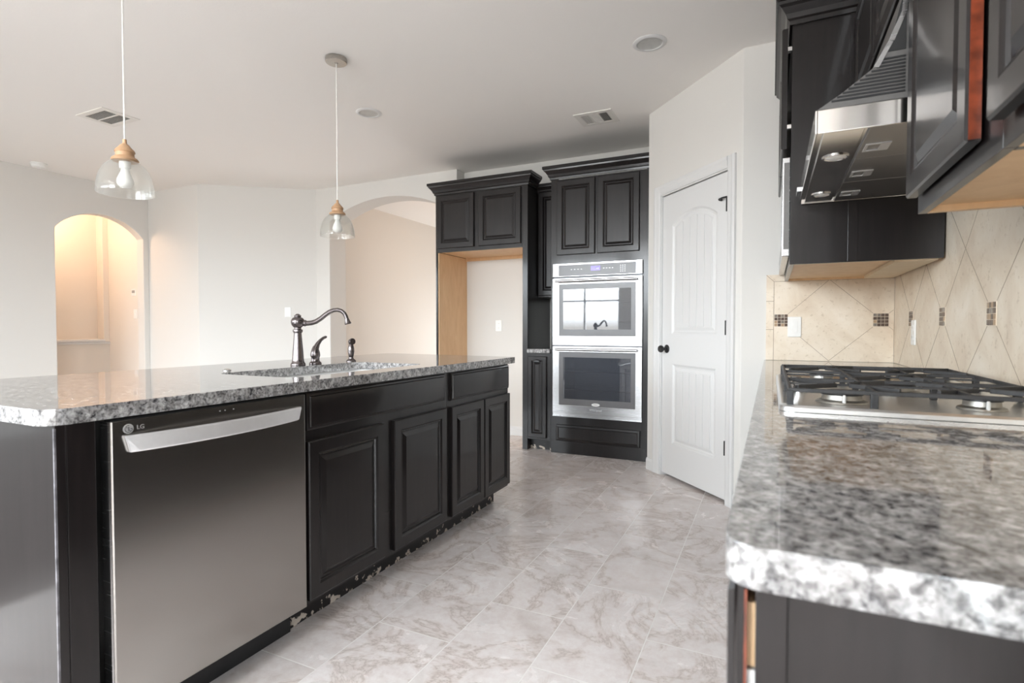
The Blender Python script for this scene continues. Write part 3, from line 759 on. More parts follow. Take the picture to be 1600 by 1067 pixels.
# ------------------------------------------------------------------ oven wall
YF = 4.470; YB = 5.0195
AX = (1,0,0); NY = (0,-1,0)
fc = thing('fridge_surround_cabinet', 'black tall fridge surround cabinet with two upper doors and an empty alcove', 'cabinet', (-2.46, YF, 0))
MB().box((-2.952, YF, 0), (-2.934, 4.8695, 2.385)).box((-2.9345, YF, 0), (-2.934, YB, 2.385)).build('side_panel', M['wood'], fc, bevel=0)
MB().box((-2.9335, YF+0.012, 0), (-2.924, YB, 1.828)).build('side_lining', M['birch'], fc)
MB().box((-2.027, YF, 0), (-1.977, YF+0.02, 2.385)).box((-1.996, YF+0.02, 0), (-1.977, YB, 2.385)).build('side_panel', M['wood'], fc, bevel=0.001)
MB().box((-2.027, YF+0.02, 0), (-1.9965, YB, 1.828)).build('side_lining', M['birch'], fc)
MB().box((-2.934, YF, 1.845), (-2.027, YB, 2.385)).build('upper_box', M['wood'], fc, bevel=0.001)
MB().box((-2.924, YF+0.012, 1.832), (-2.028, YB, 1.8445)).box((-2.924, 4.995, 1.800), (-2.028, YB, 1.832)).build('alcove_ceiling', M['birch'], fc)
MB().box((-2.934, YF, 1.826), (-2.027, YF+0.012, 1.845)).build('bottom_rail', M['wood'], fc)
for x0, x1 in ((-2.930, -2.522), (-2.472, -2.040)):
    front(MB(), (x0, YF, 1.862), AX, NY, x1-x0, 0.505, TH, raised(TH, 0.052)).build('door', M['wood'], fc)
crown([(-2.952, 4.868), (-2.952, YF), (-1.977, YF), (-1.977, 4.658)], 2.378).build('crown', M['wood'], fc)

pb = thing('pull_out_cabinet', 'slim black pull-out base cabinet between fridge alcove and double oven', 'cabinet', (-1.86, YF, 0))
MB().box((-1.976, YF, 0.1), (-1.752, YB, 0.874)).build('carcass', M['wood'], pb)
front(MB(), (-1.966, YF, 0.120), AX, NY, 0.176, 0.725, TH, raised(TH, 0.038)).build('door', M['wood'], pb)
MB().box((-1.976, YF+0.07, 0), (-1.752, YF+0.085, 0.0995)).build('toe_kick', M['toekick'], pb)
mb = MB()
mb.loft([[( -1.878+0.036*math.cos(a)*s_, YF-TH-0.0002-dy, 0.800+0.020*math.sin(a)*s_) for a in [math.pi*k/10 for k in range(11)]] for s_, dy in ((1.0,0.0),(0.98,0.010),(0.85,0.018),(0.55,0.022))])
mb.build('cup_pull', M['black'], pb, smooth=True)
pc = MB().box((-1.9755, YF-0.028, 0.8755), (-1.753, YB, 0.912)).build('countertop', M['granite'], bevel=0.008, segs=3)
tag(pc, 'tiny granite countertop between fridge alcove and double oven', 'countertop')
uc = thing('upper_cabinet', 'narrow black wall cabinet recessed between fridge cabinet and oven cabinet', 'cabinet', (-1.86, 4.70, 1.38))
MB().box((-1.976, 4.712, 1.385), (-1.752, YB, 2.37)).build('carcass', M['wood'], uc, bevel=0.001)
front(MB(), (-1.968, 4.712, 1.400), AX, NY, 0.208, 0.955, TH, raised(TH, 0.048)).build('door', M['wood'], uc)
crown([(-1.976, 4.712), (-1.754, 4.712)], 2.345, 0.75).build('crown', M['wood'], uc)

oc = thing('oven_cabinet', 'tall black cabinet housing the double oven, with two upper doors', 'cabinet', (-1.33, YF, 0))
OX0, OX1 = -1.751, -0.918
mb = MB().box((OX0, YF, 0.10), (-1.722, YB, 2.385)).box((-0.952, YF, 0.10), (OX1, YB, 2.385)).box((-1.722, YF, 1.652), (-0.952, YB, 2.385)).box((-1.722, YF, 0.10), (-0.952, YB, 0.335)).box((-1.722, YB-0.02, 0.335), (-0.952, YB, 1.652))
mb.build('carcass', M['wood'], oc)
MB().box((OX0, YF+0.0005, 0), (OX1, YF+0.02, 0.0995)).build('base_board', M['wood'], oc)
MB().box((OX1+0.0005, YF, 0), (-0.866, YF+0.018, 2.46)).build('scribe_filler', M['wood'], oc)
for x0, x1 in ((-1.694, -1.353), (-1.328, -0.978)):
    front(MB(), (x0, YF, 1.730), AX, NY, x1-x0, 0.640, TH, raised(TH, 0.050)).build('door', M['wood'], oc)
front(MB(), (-1.699, YF, 0.112), AX, NY, 0.736, 0.142, 0.016, [(0,0),(0,0.010),(0.004,0.014),(0.020,0.016),(0.026,0.011),(0.034,0.011)]).build('drawer', M['wood'], oc)
crown([(OX0, 4.658), (OX0, YF), (-0.866, YF)], 2.390).build('crown', M['wood'], oc)

ov = thing('double_oven', 'stainless built-in double wall oven with a purple lit display', 'oven', (-1.337, YF, 0.33))
VX0, VX1 = -1.727, -0.948; VY = YF-0.022
mb = MB()
mb.box((-1.7215, YF, 0.337), (-1.690, YF+0.50, 1.650)); mb.box((-0.984, YF, 0.337), (-0.9525, YF+0.50, 1.650)); mb.box((-1.690, YF+0.47, 0.337), (-0.984, YF+0.50, 1.650))
for za, zb in ((0.337, 0.40), (0.915, 0.985), (1.52, 1.650)): mb.box((-1.690, YF, za), (-0.984, YF+0.47, zb))
mb.build('oven_body', M['enamel'], ov)
for zr in (0.56, 0.72, 1.15, 1.31):
    mb = MB(); mb.tube([(-1.688, YF+0.03, zr), (-0.986, YF+0.03, zr)], 0.005, 8); mb.tube([(-1.688, YF+0.44, zr), (-0.986, YF+0.44, zr)], 0.004, 8)
    for k in range(18): mb.tube([(-1.66+k*0.0385, YF+0.03, zr+0.004), (-1.66+k*0.0385, YF+0.44, zr+0.004)], 0.002, 6)
    mb.build('oven_rack', M['chrome'], ov)
mb = MB().box((VX0, VY, 1.540), (VX1, YF-0.0005, 1.655)); mb.build('control_panel', M['steel'], ov, bevel=0.003)
MB().box((-1.672, VY-0.003, 1.546), (-1.000, VY-0.0002, 1.640)).build('control_glass', M['panelglass'], ov, bevel=0.001)
ds = MB().box((-1.382, VY-0.0045, 1.582), (-1.300, VY-0.0031, 1.622)).build('display', M['display'], ov)
text('8:0', 'clock_digit', 0.018, (-1.325, VY-0.0048, 1.598), RY, M['letterw'], ov)
for i in range(3):
    for j in range(4): MB().box((-1.13+i*0.018, VY-0.0036, 1.566+j*0.016), (-1.124+i*0.018, VY-0.0031, 1.570+j*0.016)).build('button_mark', M['letter'], ov)
for x in (-1.56, -1.53, -1.50, -1.47, -1.275, -1.25, -1.225, -1.20): MB().box((x, VY-0.0036, 1.598), (x+0.010, VY-0.0031, 1.601)).build('button_mark', M['letter'], ov)
def oven_door(z0, z1, wz0, wz1, logo):
    d = MB()
    d.plate(rect(VX0, z0, VX1, z1), [rect(-1.668, wz0, -1.002, wz1)], lambda u, v, t: (u, VY+t, v), 0.0215)
    d = d.build('oven_door', M['steel'], ov, bevel=0.002)
    MB().plate(rect(-1.6675, wz0+0.0005, -1.0025, wz1-0.0005), [rect(-1.629, wz0+0.056, -1.041, wz1-0.046)], lambda u, v, t: (u, VY+0.002+t, v), 0.018).build('window_border', M['panelglass'], d)
    MB().box((-1.630, VY+0.0008, wz0+0.055), (-1.040, VY+0.0019, wz1-0.045)).build('window_glass', M['ovenwin'], d)
    h = MB(); hz = z1-0.026
    pts = [(-1.690+0.705*k/16, VY-0.040-0.004*math.sin(math.pi*k/16), hz) for k in range(17)]
    h.tube(pts, 0.012, 12)
    for x in (-1.672, -1.003): h.tube([(x, VY-0.0002, hz), (x, VY-0.040, hz)], 0.008, 10)
    h.build('handle', M['steel'], d, smooth=True)
    return d
d1 = oven_door(0.948, 1.527, 1.030, 1.474, False)
d2 = oven_door(0.360, 0.940, 0.430, 0.890, True)
MB().box((VX0, VY+0.006, 0.333), (VX1, YF-0.0005, 0.359)).box((VX0, VY-0.002, 0.327), (VX1, YF-0.0005, 0.333)).build('bottom_vent', M['steel'], ov)
lo = MB(); 
lo.loft([[(-1.337+0.036*math.cos(2*math.pi*k/28)*s_, VY-dd, 0.445+0.0125*math.sin(2*math.pi*k/28)*s_) for k in range(28)] for s_, dd in ((1,-0.003),(1,0.001),(0.9,0.0018))]).build('oval_emblem', M['letterw'], ov)
text('Whirlpool', 'brand_lettering', 0.026, (-1.337, VY-0.0006, 0.398), RY, M['letter'], ov)
text('Whirlpool', 'emblem_lettering', 0.009, (-1.337, VY-0.0022, 0.445), RY, M['dark'], ov)

# ------------------------------------------------------------------ right counter
CX0 = -0.036
rc_loop = corner(CX0+0.03, 0.505+0.03, 0.03, 180) + [(0.5985, 0.505), (0.5985, 3.4985), (CX0, 3.4985)]
rt = MB().plate(rc_loop, [], lambda u, v, d: (u, v, 0.8745+d), 0.038).build('countertop', M['granite'], bevel=0.012, segs=3)
tag(rt, 'speckled granite countertop under the gas cooktop along the tiled wall', 'countertop')
RF = -0.010; MX = (-1,0,0)
def base_right(y0, y1, label, open_):
    r = thing('base_cabinet', label, 'cabinet', (0.3, (y0+y1)/2, 0), 'base cabinets under the cooktop counter')
    MB().box((RF, y0+0.004, 0.1), (0.5985, y1-0.0005, 0.8735)).build('carcass', M['wood'], r)
    MB().box((0.07, y0+0.004, 0), (0.085, y1-0.0005, 0.0995)).build('toe_kick', M['toekick'], r)
    gap = 0.010 if open_ else 0.0
    n = 2 if (y1-y0) > 0.7 else 1; w = (y1-y0-0.01)/n
    for k in range(n):
        a = y0+0.006+k*w
        dr_ = front(MB(), (RF-gap, a, 0.725), FX, MX, w-0.008, 0.140, 0.015 if open_ else TH, slab(TH if not open_ else 0.015)).build('drawer', M['wood'], r, smooth=True)
        if open_ and k == 0:
            MB().box((RF-gap+0.0002, a+0.001, 0.735), (RF-gap+0.0026, a+w-0.010, 0.860)).build('drawer_edge', M['rawwood'], dr_)
            MB().box((RF-gap+0.003, a+0.010, 0.785), (RF-0.0005, a+w-0.02, 0.845)).build('drawer_box', M['birch'], dr_)
            MB().box((RF-gap+0.003, a+0.008, 0.745), (RF-0.0005, a+0.02, 0.782)).build('slide_end', M['white_plastic'], dr_)
        front(MB(), (RF, a, 0.118), FX, MX, w-0.008, 0.585, TH, raised(TH, 0.050)).build('door', M['wood'], r)
    return r
b0 = base_right(0.530, 1.330, 'dark base cabinet at the near end of the cooktop counter, drawer slightly open', True)
MB().box((RF, 0.528, 0), (0.016, 0.5335, 0.8735)).build('end_stile', M['wood'], b0, bevel=0.001)
MB().box((0.016, 0.531, 0), (0.5985, 0.5338, 0.8735)).build('end_board', M['wood'], b0)
base_right(1.331, 2.270, 'dark base cabinet directly below the gas cooktop', False)
base_right(2.271, 3.4985, 'dark base cabinet in the tiled corner beyond the cooktop', False)

# cooktop
GX0, GX1, GY0, GY1 = 0.018, 0.548, 1.355, 2.270; CZ = 0.9135
ck = thing('gas_cooktop', 'stainless five-burner gas cooktop with black grates set on the granite', 'cooktop', ((GX0+GX1)/2, (GY0+GY1)/2, CZ))
def cl(g, z, r=0.03): return [(x, y, z) for x, y in rrect(GX0+g, GY0+g, GX1-g, GY1-g, r)]
MB().loft([cl(0.0,CZ), cl(0.0,CZ+0.003), cl(0.0,CZ+0.009), cl(0.005,CZ+0.014), cl(0.016,CZ+0.014), cl(0.028,CZ+0.008), cl(0.05,CZ+0.007)]).build('tray', M['tray'], ck, smooth=True)
bz = CZ+0.0074
BURN = [(0.155,1.52,0.045),(0.42,1.52,0.036),(0.30,1.8125,0.058),(0.155,2.105,0.036),(0.42,2.105,0.045)]
for (x, y, r) in BURN:
    b = MB().lathe([(r*1.25,0),(r*1.2,0.004),(r*0.95,0.008),(r*0.92,0.019)], (x,y,bz), 32).build('burner', M['alu'], ck, smooth=True)
    MB().lathe([(r,0.0192),(r*1.02,0.022),(r*0.98,0.026),(r*0.8,0.028)], (x,y,bz), 32).build('burner_cap', M['black'], b, smooth=True)
    MB().lathe([(0.004,0.0),(0.004,0.016),(0.002,0.019)], (x, y-r*1.12, bz+0.003), 10).build('igniter', M['white_plastic'], b)
gz0, gz1 = CZ+0.042, CZ+0.051
def grate(y0, y1, cs):
    mb = MB(); x0, x1 = GX0+0.022, GX1-0.022; w = 0.010
    def bar(a, b, zt=gz1, zb=gz0, w=w):
        a = Vector(a); b = Vector(b); t = (b-a).normalized(); n = Vector((-t.y,t.x))*w/2; n2 = n*0.72
        mb.loft([[(p.x,p.y,z) for p, z in ((e+n,zb),(e-n,zb),(e-n2,zt),(e+n2,zt))] for e in (a, b)])
    bar((x0,y0),(x1,y0)); bar((x0,y1),(x1,y1)); bar((x0,y0),(x0,y1)); bar((x1,y0),(x1,y1))
    for f in (0.33, 0.67): bar((x0+(x1-x0)*f, y0), (x0+(x1-x0)*f, y1), gz1+0.001)
    ym = (y0+y1)/2; bar((x0,ym),(x1,ym), gz1, gz0+0.004, 0.008)
    for (cx, cy, r) in cs:
        for k in range(4):
            a = math.pi*k/2+math.pi/4; c, s_ = math.cos(a), math.sin(a)
            e = min(abs((y1-cy)/s_) if s_ > 0 else abs((y0-cy)/s_), 0.14)
            bar((cx+c*r*0.45, cy+s_*r*0.45), (cx+c*e, cy+s_*e), gz1+0.003, gz0+0.002, 0.009)
    for (x, y) in ((x0,y0),(x1,y0),(x0,y1),(x1,y1),(x0+(x1-x0)*0.33,y0),(x0+(x1-x0)*0.67,y1)):
        mb.box((x-0.007,y-0.007,CZ+0.013 if (abs(y-y0)<0.001 or abs(y-y1)<0.001) and (y<GY0+0.03 or y>GY1-0.03 or x<GX0+0.03 or x>GX1-0.03) else CZ+0.0075),(x+0.007,y+0.007,gz0+0.004))
    return mb.build('grate', M['iron'], ck, bevel=0.0012)
g3 = (GY1-GY0-0.044)/3
for k in range(3):
    a = GY0+0.022+k*g3
    grate(a+0.001, a+g3-0.001, [b for b in BURN if a < b[1] < a+g3])
for k in range(5):
    y = 1.69+k*0.062
    MB().lathe([(0.019,0),(0.019,0.004),(0.0165,0.006),(0.016,0.022),(0.014,0.024)], (0.072, y, CZ+0.0075), 20).build('knob', M['chrome'], ck, smooth=True)

# range hood
hd = thing('range_hood', 'stainless under-cabinet range hood with sloped canopy above the cooktop', 'range hood', (0.35, 2.09, 1.607))
HY0, HY1 = 1.640, 2.546; HZ = 1.607
lip = MB().box((0.098,HY0,HZ),(0.104,HY1,1.668)).box((0.104,HY0,HZ),(0.587,HY0+0.006,1.668)).box((0.104,HY1-0.006,HZ),(0.587,HY1,1.668)).box((0.581,HY0+0.006,HZ),(0.587,HY1-0.006,1.668))
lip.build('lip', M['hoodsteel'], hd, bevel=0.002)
prof = [(0.100,1.6685),(0.160,1.706),(0.225,1.755),(0.256,1.815),(0.282,1.880),(0.289,1.945),(0.587,1.945),(0.587,1.6685)]
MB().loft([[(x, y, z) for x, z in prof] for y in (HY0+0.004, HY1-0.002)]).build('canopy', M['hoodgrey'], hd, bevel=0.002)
mb = MB()
for i in range(11):
    z = 1.684 + i*0.0085
    # left end follows the sloping front edge
    if z < 1.755: xl = 0.100 + (z-1.6685)/(1.755-1.6685)*0.125
    else: xl = 0.225 + (z-1.755)/0.060*0.031
    xl += 0.012; xr = 0.292
    if xr-xl > 0.02: mb.box((xl, HY0+0.0012, z), (xr, HY0+0.0038, z+0.0045))
mb.build('end_grille', M['black'], hd)
MB().prism([(0.247,HY0+0.0015,1.788),(0.292,HY0+0.0015,1.788),(0.292,HY0+0.0015,1.93),(0.281,HY0+0.0015,1.905),(0.268,HY0+0.0015,1.845)], (0,0.0023,0)).build('dark_end_plate', M['dark'], hd)  # flat black plate; the shade of a dark opening put into its colour
mb = MB(); fl = prof[2:6]
for (xa, za), (xb, zb) in zip(fl, fl[1:]):
    mb.prism([(xa,HY0+0.0005,za),(xb,HY0+0.0005,zb),(xb+0.010,HY0+0.0005,zb-0.004),(xa+0.012,HY0+0.0005,za-0.002)], (0,0.0033,0))
mb.build('edge_flange', M['steel'], hd)
MB().box((0.1045,HY0+0.0065,HZ+0.010),(0.5805,HY1-0.0065,HZ+0.016)).build('underside', M['hoodsteel'], hd)
MB().box((0.118,HY0+0.010,HZ+0.004),(0.212,HY1-0.010,HZ+0.0098)).build('light_panel', M['hoodsteel'], hd, bevel=0.0015)
for y in (1.900, 2.405):
    ll = MB().lathe([(0.036,0.0),(0.036,-0.003),(0.030,-0.0035),(0.028,-0.001)], (0.168, y, HZ+0.0038), 28).build('lamp', M['chrome'], hd, smooth=True)
    MB().lathe([(0.0275,-0.0008),(0.024,-0.003),(0.012,-0.0045),(0.001,-0.005)], (0.168, y, HZ+0.0036), 24).build('lamp_lens', M['bulb'], ll, smooth=True)
fw3 = (HY1-HY0-0.03)/3
for k in range(3):
    y0 = HY0+0.012+k*(fw3+0.002)
    ft = MB().box((0.222,y0,HZ+0.003),(0.572,y0+fw3,HZ+0.0098)).build('filter', M['filter'], hd, bevel=0.002)
    yc_ = y0+fw3*0.62
    mb = MB().plate(rect(0.232,yc_-0.035,0.292,yc_+0.035), [rect(0.239,yc_-0.026,0.268,yc_+0.026)], lambda u,v,d: (u,v,HZ+0.0002+d), 0.0027)
    mb.build('latch_plate', M['letter'], ft)
mb = MB()
for k in range(5): mb.box((0.085,2.40+k*0.022,1.630),(0.0978,2.416+k*0.022,1.646))
mb.build('switch', M['steel'], hd)

# upper cabinets on the right wall
def upper(label, y0, y1, xf, z0, z1, spans, near_red=False, bottom=True, crown_path=None, extra=None, group='wall cabinets above the cooktop counter'):
    r = thing('upper_cabinet', label, 'cabinet', (0.45, (y0+y1)/2, z0), group)
    mb = MB(); t = 0.018
    mb.box((xf,y0,z0),(xf+t,y1,z1)); mb.box((xf+t,y0,z0),(0.5985,y0+t,z1)); mb.box((xf+t,y1-t,z0+(0.016 if z0 < 1.8 else 0)),(0.5985,y1,z1)); mb.box((xf+t,y0+t,z1-t),(0.5985,y1-t,z1)); mb.box((0.585,y0+t,z0+0.03),(0.5985,y1-t,z1-t))
    mb.build('carcass', M['wood'], r, bevel=0.001)
    MB().box((xf+t+0.0003,y0+t+0.0003,z0+0.014),(0.5985,y1-t-0.0003,z0+0.028)).box((0.575,y0+t+0.0003,z0-(0.004 if z0 < 1.8 else 0)),(0.5903,y1-t-0.0003,z0+0.014)).box((xf+t+0.0003,y1-t-0.004,z0),(0.575,y1-0.0005,z0+0.0155)).build('bottom_board', M['birch'], r)
    for (a, b, za, zb) in spans:
        d = front(MB(), (xf-0.006, a, za), FX, MX, b-a, zb-za, 0.022, raised(0.022, 0.050)).build('door', M['wood'], r)
        if near_red: MB().box((xf-0.0235, a-0.0011, za+0.003), (xf-0.0065, a-0.0001, zb-0.003)).build('door_edge', M['rawwood'], d)  # red-brown wood edge, the glow on it put into the colour
    if crown_path: crown(crown_path, z1-0.02).build('crown', M['wood'], r)
    return r
XU = 0.318
upper('glossy black wall cabinet right of the range hood, door edge glowing red-brown', 1.085, 1.620, XU, 1.375, 2.37, [(1.160,1.606,1.412,2.35)], near_red=True, crown_path=[(XU,1.62),(XU,1.085)])
upper('black wall cabinet at the upper right edge, nearest above the granite counter', 0.12, 1.084, XU, 1.375, 2.37, [(0.60,1.060,1.412,2.35),(0.13,0.592,1.412,2.35)], crown_path=[(XU,1.084),(XU,0.12)])
upper('black wall cabinet on top of the range hood', 1.6205, 2.548, XU-0.006, 1.947, 2.37, [(1.64,2.08,1.962,2.332),(2.086,2.53,1.962,2.332)], crown_path=[(XU-0.006,2.484),(XU-0.006,1.6205)])
mwc = thing('microwave_cabinet', 'deep black wall cabinet beyond the range hood, holding the built-in microwave', 'cabinet', (0.33, 3.0, 1.364), 'wall cabinets above the cooktop counter')
MF = 0.066; MY0, MY1 = 2.552, 3.489
mb = MB(); t = 0.018
mb.box((MF,MY0,1.364),(0.585,MY0+t,2.37)); mb.box((MF,MY1-t,1.392),(0.585,MY1,2.37)); mb.box((MF,MY0+t,2.35),(0.585,MY1-t,2.37)); mb.box((0.573,MY0+t,1.392),(0.585,MY1-t,2.35))
mb.box((MF,MY0+t,1.815),(MF+t,MY1-t,2.35)); mb.box((MF,MY0+t,1.364),(MF+t,MY1-t,1.395))
mb.build('carcass', M['wood'], mwc, bevel=0.001)
MB().box((0.272,MY0-0.004,1.366),(0.306,MY0-0.0002,2.365)).build('joint_stile', M['wood'], mwc, bevel=0.001)
MB().box((MF+t+0.0003,MY0+t+0.0003,1.376),(0.585,MY1,1.390)).box((MF+t+0.0003,MY1-0.02,1.366),(0.585,MY1,1.376)).build('bottom_board', M['birch'], mwc)
mb = MB().loft([[(x,y,z) for x,y in ((0.44,2.62),(0.5725,2.58),(0.5725,3.40),(0.44,3.40))] for z in (1.3605,1.3755)])
mb.build('light_rail', m_birch('pale_birch', (0.66,0.53,0.36), (0.74,0.61,0.44)), mwc)
for a, b in ((2.556, 3.015), (3.022, 3.480)):
    dd = front(MB(), (MF-0.016, a, 1.845), FX, MX, b-a, 0.495, 0.022, raised(0.022,0.050)).build('door', M['wood'], mwc)
    if a < 2.6:
        for z in (1.93, 2.25): MB().box((MF-0.0155, a+0.004, z), (MF-0.0002, a+0.03, z+0.016)).build('hinge', M['chrome'], mwc)
crown([(0.306,MY0),(MF,MY0),(MF,MY1)][::-1], 2.345).build('crown', M['wood'], mwc)
mw = thing('microwave', 'built-in microwave seen edge-on at the left of the deep wall cabinet', 'microwave', (0.2, 3.0, 1.398))
MB().box((MF+0.001,MY0+0.03,1.397),(0.50,MY1-0.03,1.812)).build('microwave_body', M['black'], mw)
md = MB().box((MF-0.030,MY0+0.012,1.400),(MF-0.0006,MY1-0.012,1.812)).build('door', M['steel'], mw, bevel=0.003)
MB().box((MF-0.0315,MY0+0.14,1.45),(MF-0.0302,MY1-0.09,1.77)).build('window_glass', M['blackglass'], md)
MB().box((MF-0.024,MY0+0.0095,1.43),(MF-0.004,MY0+0.0118,1.79)).build('edge_panel', M['hoodgrey'], md)

# ------------------------------------------------------------------ outlets, switches
def plate_(name, label, cat, to3, kind, s=1.0, w=0.070, h=0.115):
    r = thing(name, label, cat, to3(0,0,0))
    MB().loft([[to3(u*s,v*s,d) for u,v in rrect(-w/2+i,-h/2+i,w/2-i,h/2-i,0.004,2)] for i,d in ((0,0.0006),(0,0.004),(0.003,0.0065))]).build('cover_plate', M['white_plastic'], r)
    if kind == 'rocker':
        MB().loft([[to3(u,v,d) for u,v in rect(-0.0165,-0.033,0.0165,0.033)] for d in (0.0064,0.0088)]).build('rocker', M['white_plastic'], r, bevel=0.001)
    elif kind == 'duplex':
        for c in (0.022,-0.022):
            f = MB().loft([[to3(u,v+c,d) for u,v in rrect(-0.0165,-0.0145,0.0165,0.0145,0.006,3)] for d in (0.0064,0.008)]).build('socket', M['white_plastic'], r)
            mb = MB()
            for u in (-0.006,0.006): mb.loft([[to3(x,y+c,d) for x,y in rect(u-0.001,-0.004,u+0.001,0.006)] for d in (0.0079,0.0083)])
            mb.build('slot', M['outletslot'], f)
    elif kind == 'toggle':
        MB().loft([[to3(u,v,d) for u,v in rect(-0.004,-0.009,0.004,0.009)] for d in (0.0064,0.013)]).build('toggle', M['white_plastic'], r)
    elif kind == 'thermo':
        MB().loft([[to3(u,v,d) for u,v in rect(-w/2+0.012,-0.005,w/2-0.012,h/2-0.015)] for d in (0.0064,0.0068)]).build('screen', M['outletslot'], r)
    return r
plate_('light_switch', 'white rocker switch on the tiled wall left of the diamond tile', 'switch', lambda u,v,d: (0.119+u, 3.4905-d, 1.105+v), 'rocker')
plate_('wall_outlet', 'white outlet on the tiled right wall behind the cooktop', 'outlet', lambda u,v,d: (0.5905-d, 3.035+u, 1.078+v), 'duplex')
plate_('wall_outlet', 'white outlet on the pale back wall inside the fridge alcove', 'outlet', lambda u,v,d: (-2.545+u, 5.0195-d, 1.12+v), 'duplex')
dgv = Vector((-1.06,-0.81,0)).normalized(); dgn = Vector((0.607,-0.794,0)); dgp = Vector((-4.87,4.90,0))+dgv*0.375
plate_('light_switch', 'white toggle switch on the angled wall above the faucet', 'switch', lambda u,v,d: tuple(dgp - dgv*u + dgn*d + Vector((0,0,1.285+v))), 'toggle')
plate_('thermostat', 'small grey-faced thermostat inside the narrow lit archway', 'thermostat', lambda u,v,d: (-7.132+u, 4.0695-d, 1.535+v), 'thermo', w=0.085, h=0.085)
plate_('light_switch', 'white switch below the thermostat inside the narrow archway', 'switch', lambda u,v,d: (-7.10+u, 4.0695-d, 1.27+v), 'toggle')

# ------------------------------------------------------------------ ceiling fittings
def pendant(x, y, zb, label):
    r = thing('pendant_lamp', label, 'pendant lamp', (x, y, zb), 'glass pendants over the island')
    MB().lathe([(0.062,CH-0.0005),(0.064,CH-0.004),(0.064,CH-0.024),(0.060,CH-0.028),(0.012,CH-0.029),(0.008,CH-0.034)], (x,y,0), 36).build('canopy', M['nickel'], r, smooth=True)
    MB().tube([(x,y,CH-0.030),(x+0.001,y,zb+1.0),(x,y,zb+0.222)], 0.0032, 8).build('cord', M['cord'], r, smooth=True)
    MB().lathe([(0.007,0.222),(0.008,0.205),(0.015,0.200),(0.024,0.188),(0.034,0.178),(0.0365,0.170),(0.033,0.166),(0.0335,0.152),(0.037,0.149),(0.045,0.144),(0.049,0.137),(0.046,0.132)][::-1], (x,y,zb), 32).build('wood_cap', M['lampwood'], r, smooth=True)
    out = [(0.046,0.1315),(0.058,0.124),(0.074,0.108),(0.087,0.086),(0.096,0.058),(0.101,0.030),(0.103,0.008),(0.103,0.0)]
    inn = [(a-0.003,b) for a,b in out[::-1]]
    inn[-1] = (0.040, 0.1285)
    MB().lathe(out+inn, (x,y,zb), 48, cap0=False, cap1=False).build('glass_shade', M['glass'], r, smooth=True)
    MB().lathe([(0.020,0.131),(0.021,0.115),(0.019,0.102)], (x,y,zb), 24).build('socket', M['white_plastic'], r, smooth=True)
    MB().lathe([(0.014,0.1015),(0.015,0.092),(0.022,0.076),(0.029,0.058),(0.030,0.046),(0.026,0.034),(0.016,0.026),(0.001,0.023)], (x,y,zb), 24).build('bulb', M['bulb'], r, smooth=True)
    return r
pendant(-2.41, 1.350, 1.652, 'glass pendant lamp with wooden cap nearest the left end of the island')
pendant(-2.41, 2.565, 1.660, 'glass pendant lamp with wooden cap hanging beyond the faucet')
def can(x, y, label):
    r = thing('recessed_light', label, 'ceiling light', (x,y,CH), 'recessed ceiling lights')
    MB().lathe([(0.070,-0.003),(0.074,-0.008),(0.088,-0.007),(0.0965,-0.002),(0.0965,-0.0006),(0.070,-0.0006)], (x,y,CH), 40, cap0=False, cap1=False).build('trim_ring', M['trim'], r, smooth=True)
    MB().lathe([(0.0695,-0.0055),(0.066,-0.0035),(0.055,-0.0022),(0.02,-0.001),(0.001,-0.0008)], (x,y,CH), 40, cap0=False).build('lens', simple('frosted_lens', (0.52,0.52,0.50), 0.3, ns=30), r, smooth=True)
can(-0.650, 3.205, 'round recessed ceiling light nearest the pantry door')
can(-2.790, 3.310, 'round recessed ceiling light between the pendant and the fridge cabinet')
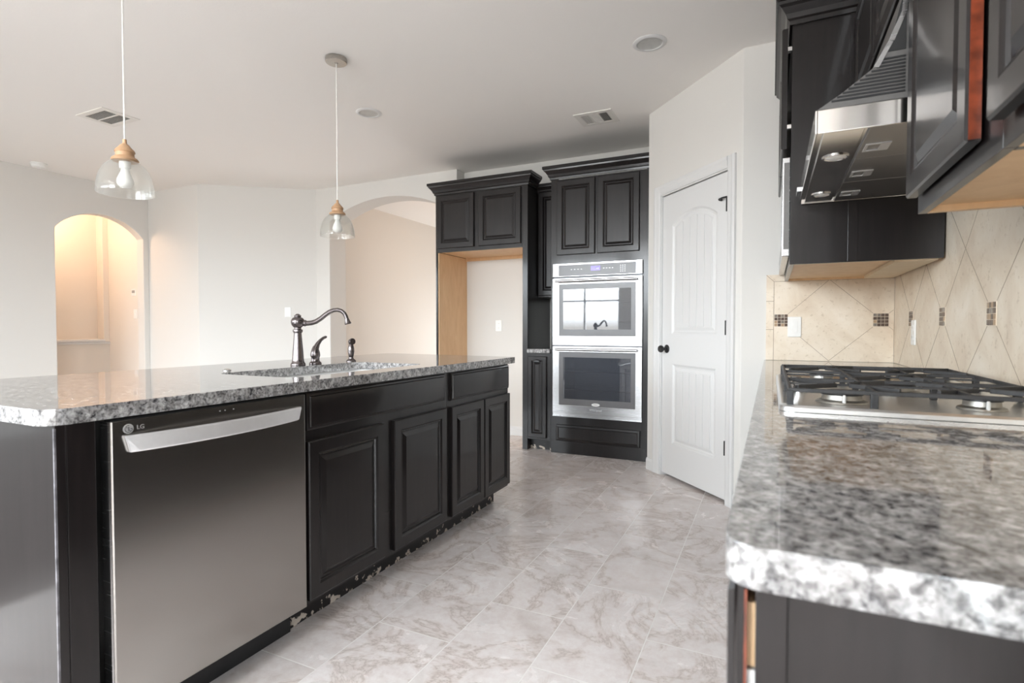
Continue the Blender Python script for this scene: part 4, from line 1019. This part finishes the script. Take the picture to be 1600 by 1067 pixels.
def vent(x0, y0, x1, y1, label, along):
    r = thing('ceiling_vent', label, 'air vent', ((x0+x1)/2,(y0+y1)/2,CH), 'ceiling air vents')
    z = CH-0.0006
    f = 0.045
    MB().plate(rect(x0,y0,x1,y1), [rect(x0+f,y0+f,x1-f,y1-f)], lambda u,v,d: (u,v,z-0.007+d), 0.0068).build('frame', M['vent'], r, bevel=0.003)
    MB().box((x0+f,y0+f,z-0.0008),(x1-f,y1-f,z-0.0003)).build('backing', M['dark'], r)
    mb = MB()
    if along == 'x':
        n = 14
        for k in range(n):
            x = x0+f+(x1-x0-2*f)*(k+0.5)/n
            mb.prism([(x-0.002,y0+f,z-0.001),(x+0.001,y0+f,z-0.001),(x+0.005,y0+f,z-0.0065),(x+0.002,y0+f,z-0.0065)], (0,y1-y0-2*f,0))
        mb.box((x0+f,(y0+y1)/2-0.006,z-0.0068),(x1-f,(y0+y1)/2+0.006,z-0.001))
    else:
        n = 16; w = (x1-x0-2*f)
        for k in range(n):
            x = x0+f+w*(k+0.5)/n
            if 0.34 < (k+0.5)/n < 0.66: continue
            sgn = -1 if k < n/2 else 1
            mb.prism([(x-0.002,y0+f,z-0.001),(x+0.001,y0+f,z-0.001),(x+0.001+0.004*sgn,y0+f,z-0.0065),(x-0.002+0.004*sgn,y0+f,z-0.0065)], (0,y1-y0-2*f,0))
        n2 = 9
        for k in range(n2):
            y = y0+f+(y1-y0-2*f)*(k+0.5)/n2
            mb.box((x0+f+w*0.34,y-0.004,z-0.0062),(x0+f+w*0.66,y+0.006,z-0.002))
        for q in (0.33,0.67): mb.box((x0+f+w*q-0.004,y0+f,z-0.0067),(x0+f+w*q+0.004,y1-f,z-0.001))
    mb.build('louvre', M['vent'], r)
vent(-4.852, 2.365, -4.500, 2.640, 'white rectangular ceiling vent above the left pendant', 'x')
vent(-1.397, 4.020, -1.100, 4.287, 'white square ceiling vent in front of the oven cabinet', 'y')
sm = thing('smoke_detector', 'small white smoke detector on the ceiling near the narrow archway', 'smoke detector', (-6.62, 2.90, CH))
MB().lathe([(0.068,-0.0006),(0.068,-0.012),(0.062,-0.014)], (-6.62,2.90,CH), 32).build('mount', M['white_plastic'], sm, smooth=True)
MB().lathe([(0.060,-0.0145),(0.058,-0.030),(0.048,-0.040),(0.020,-0.043),(0.001,-0.0432)], (-6.62,2.90,CH), 32).build('dome', M['white_plastic'], sm, smooth=True)
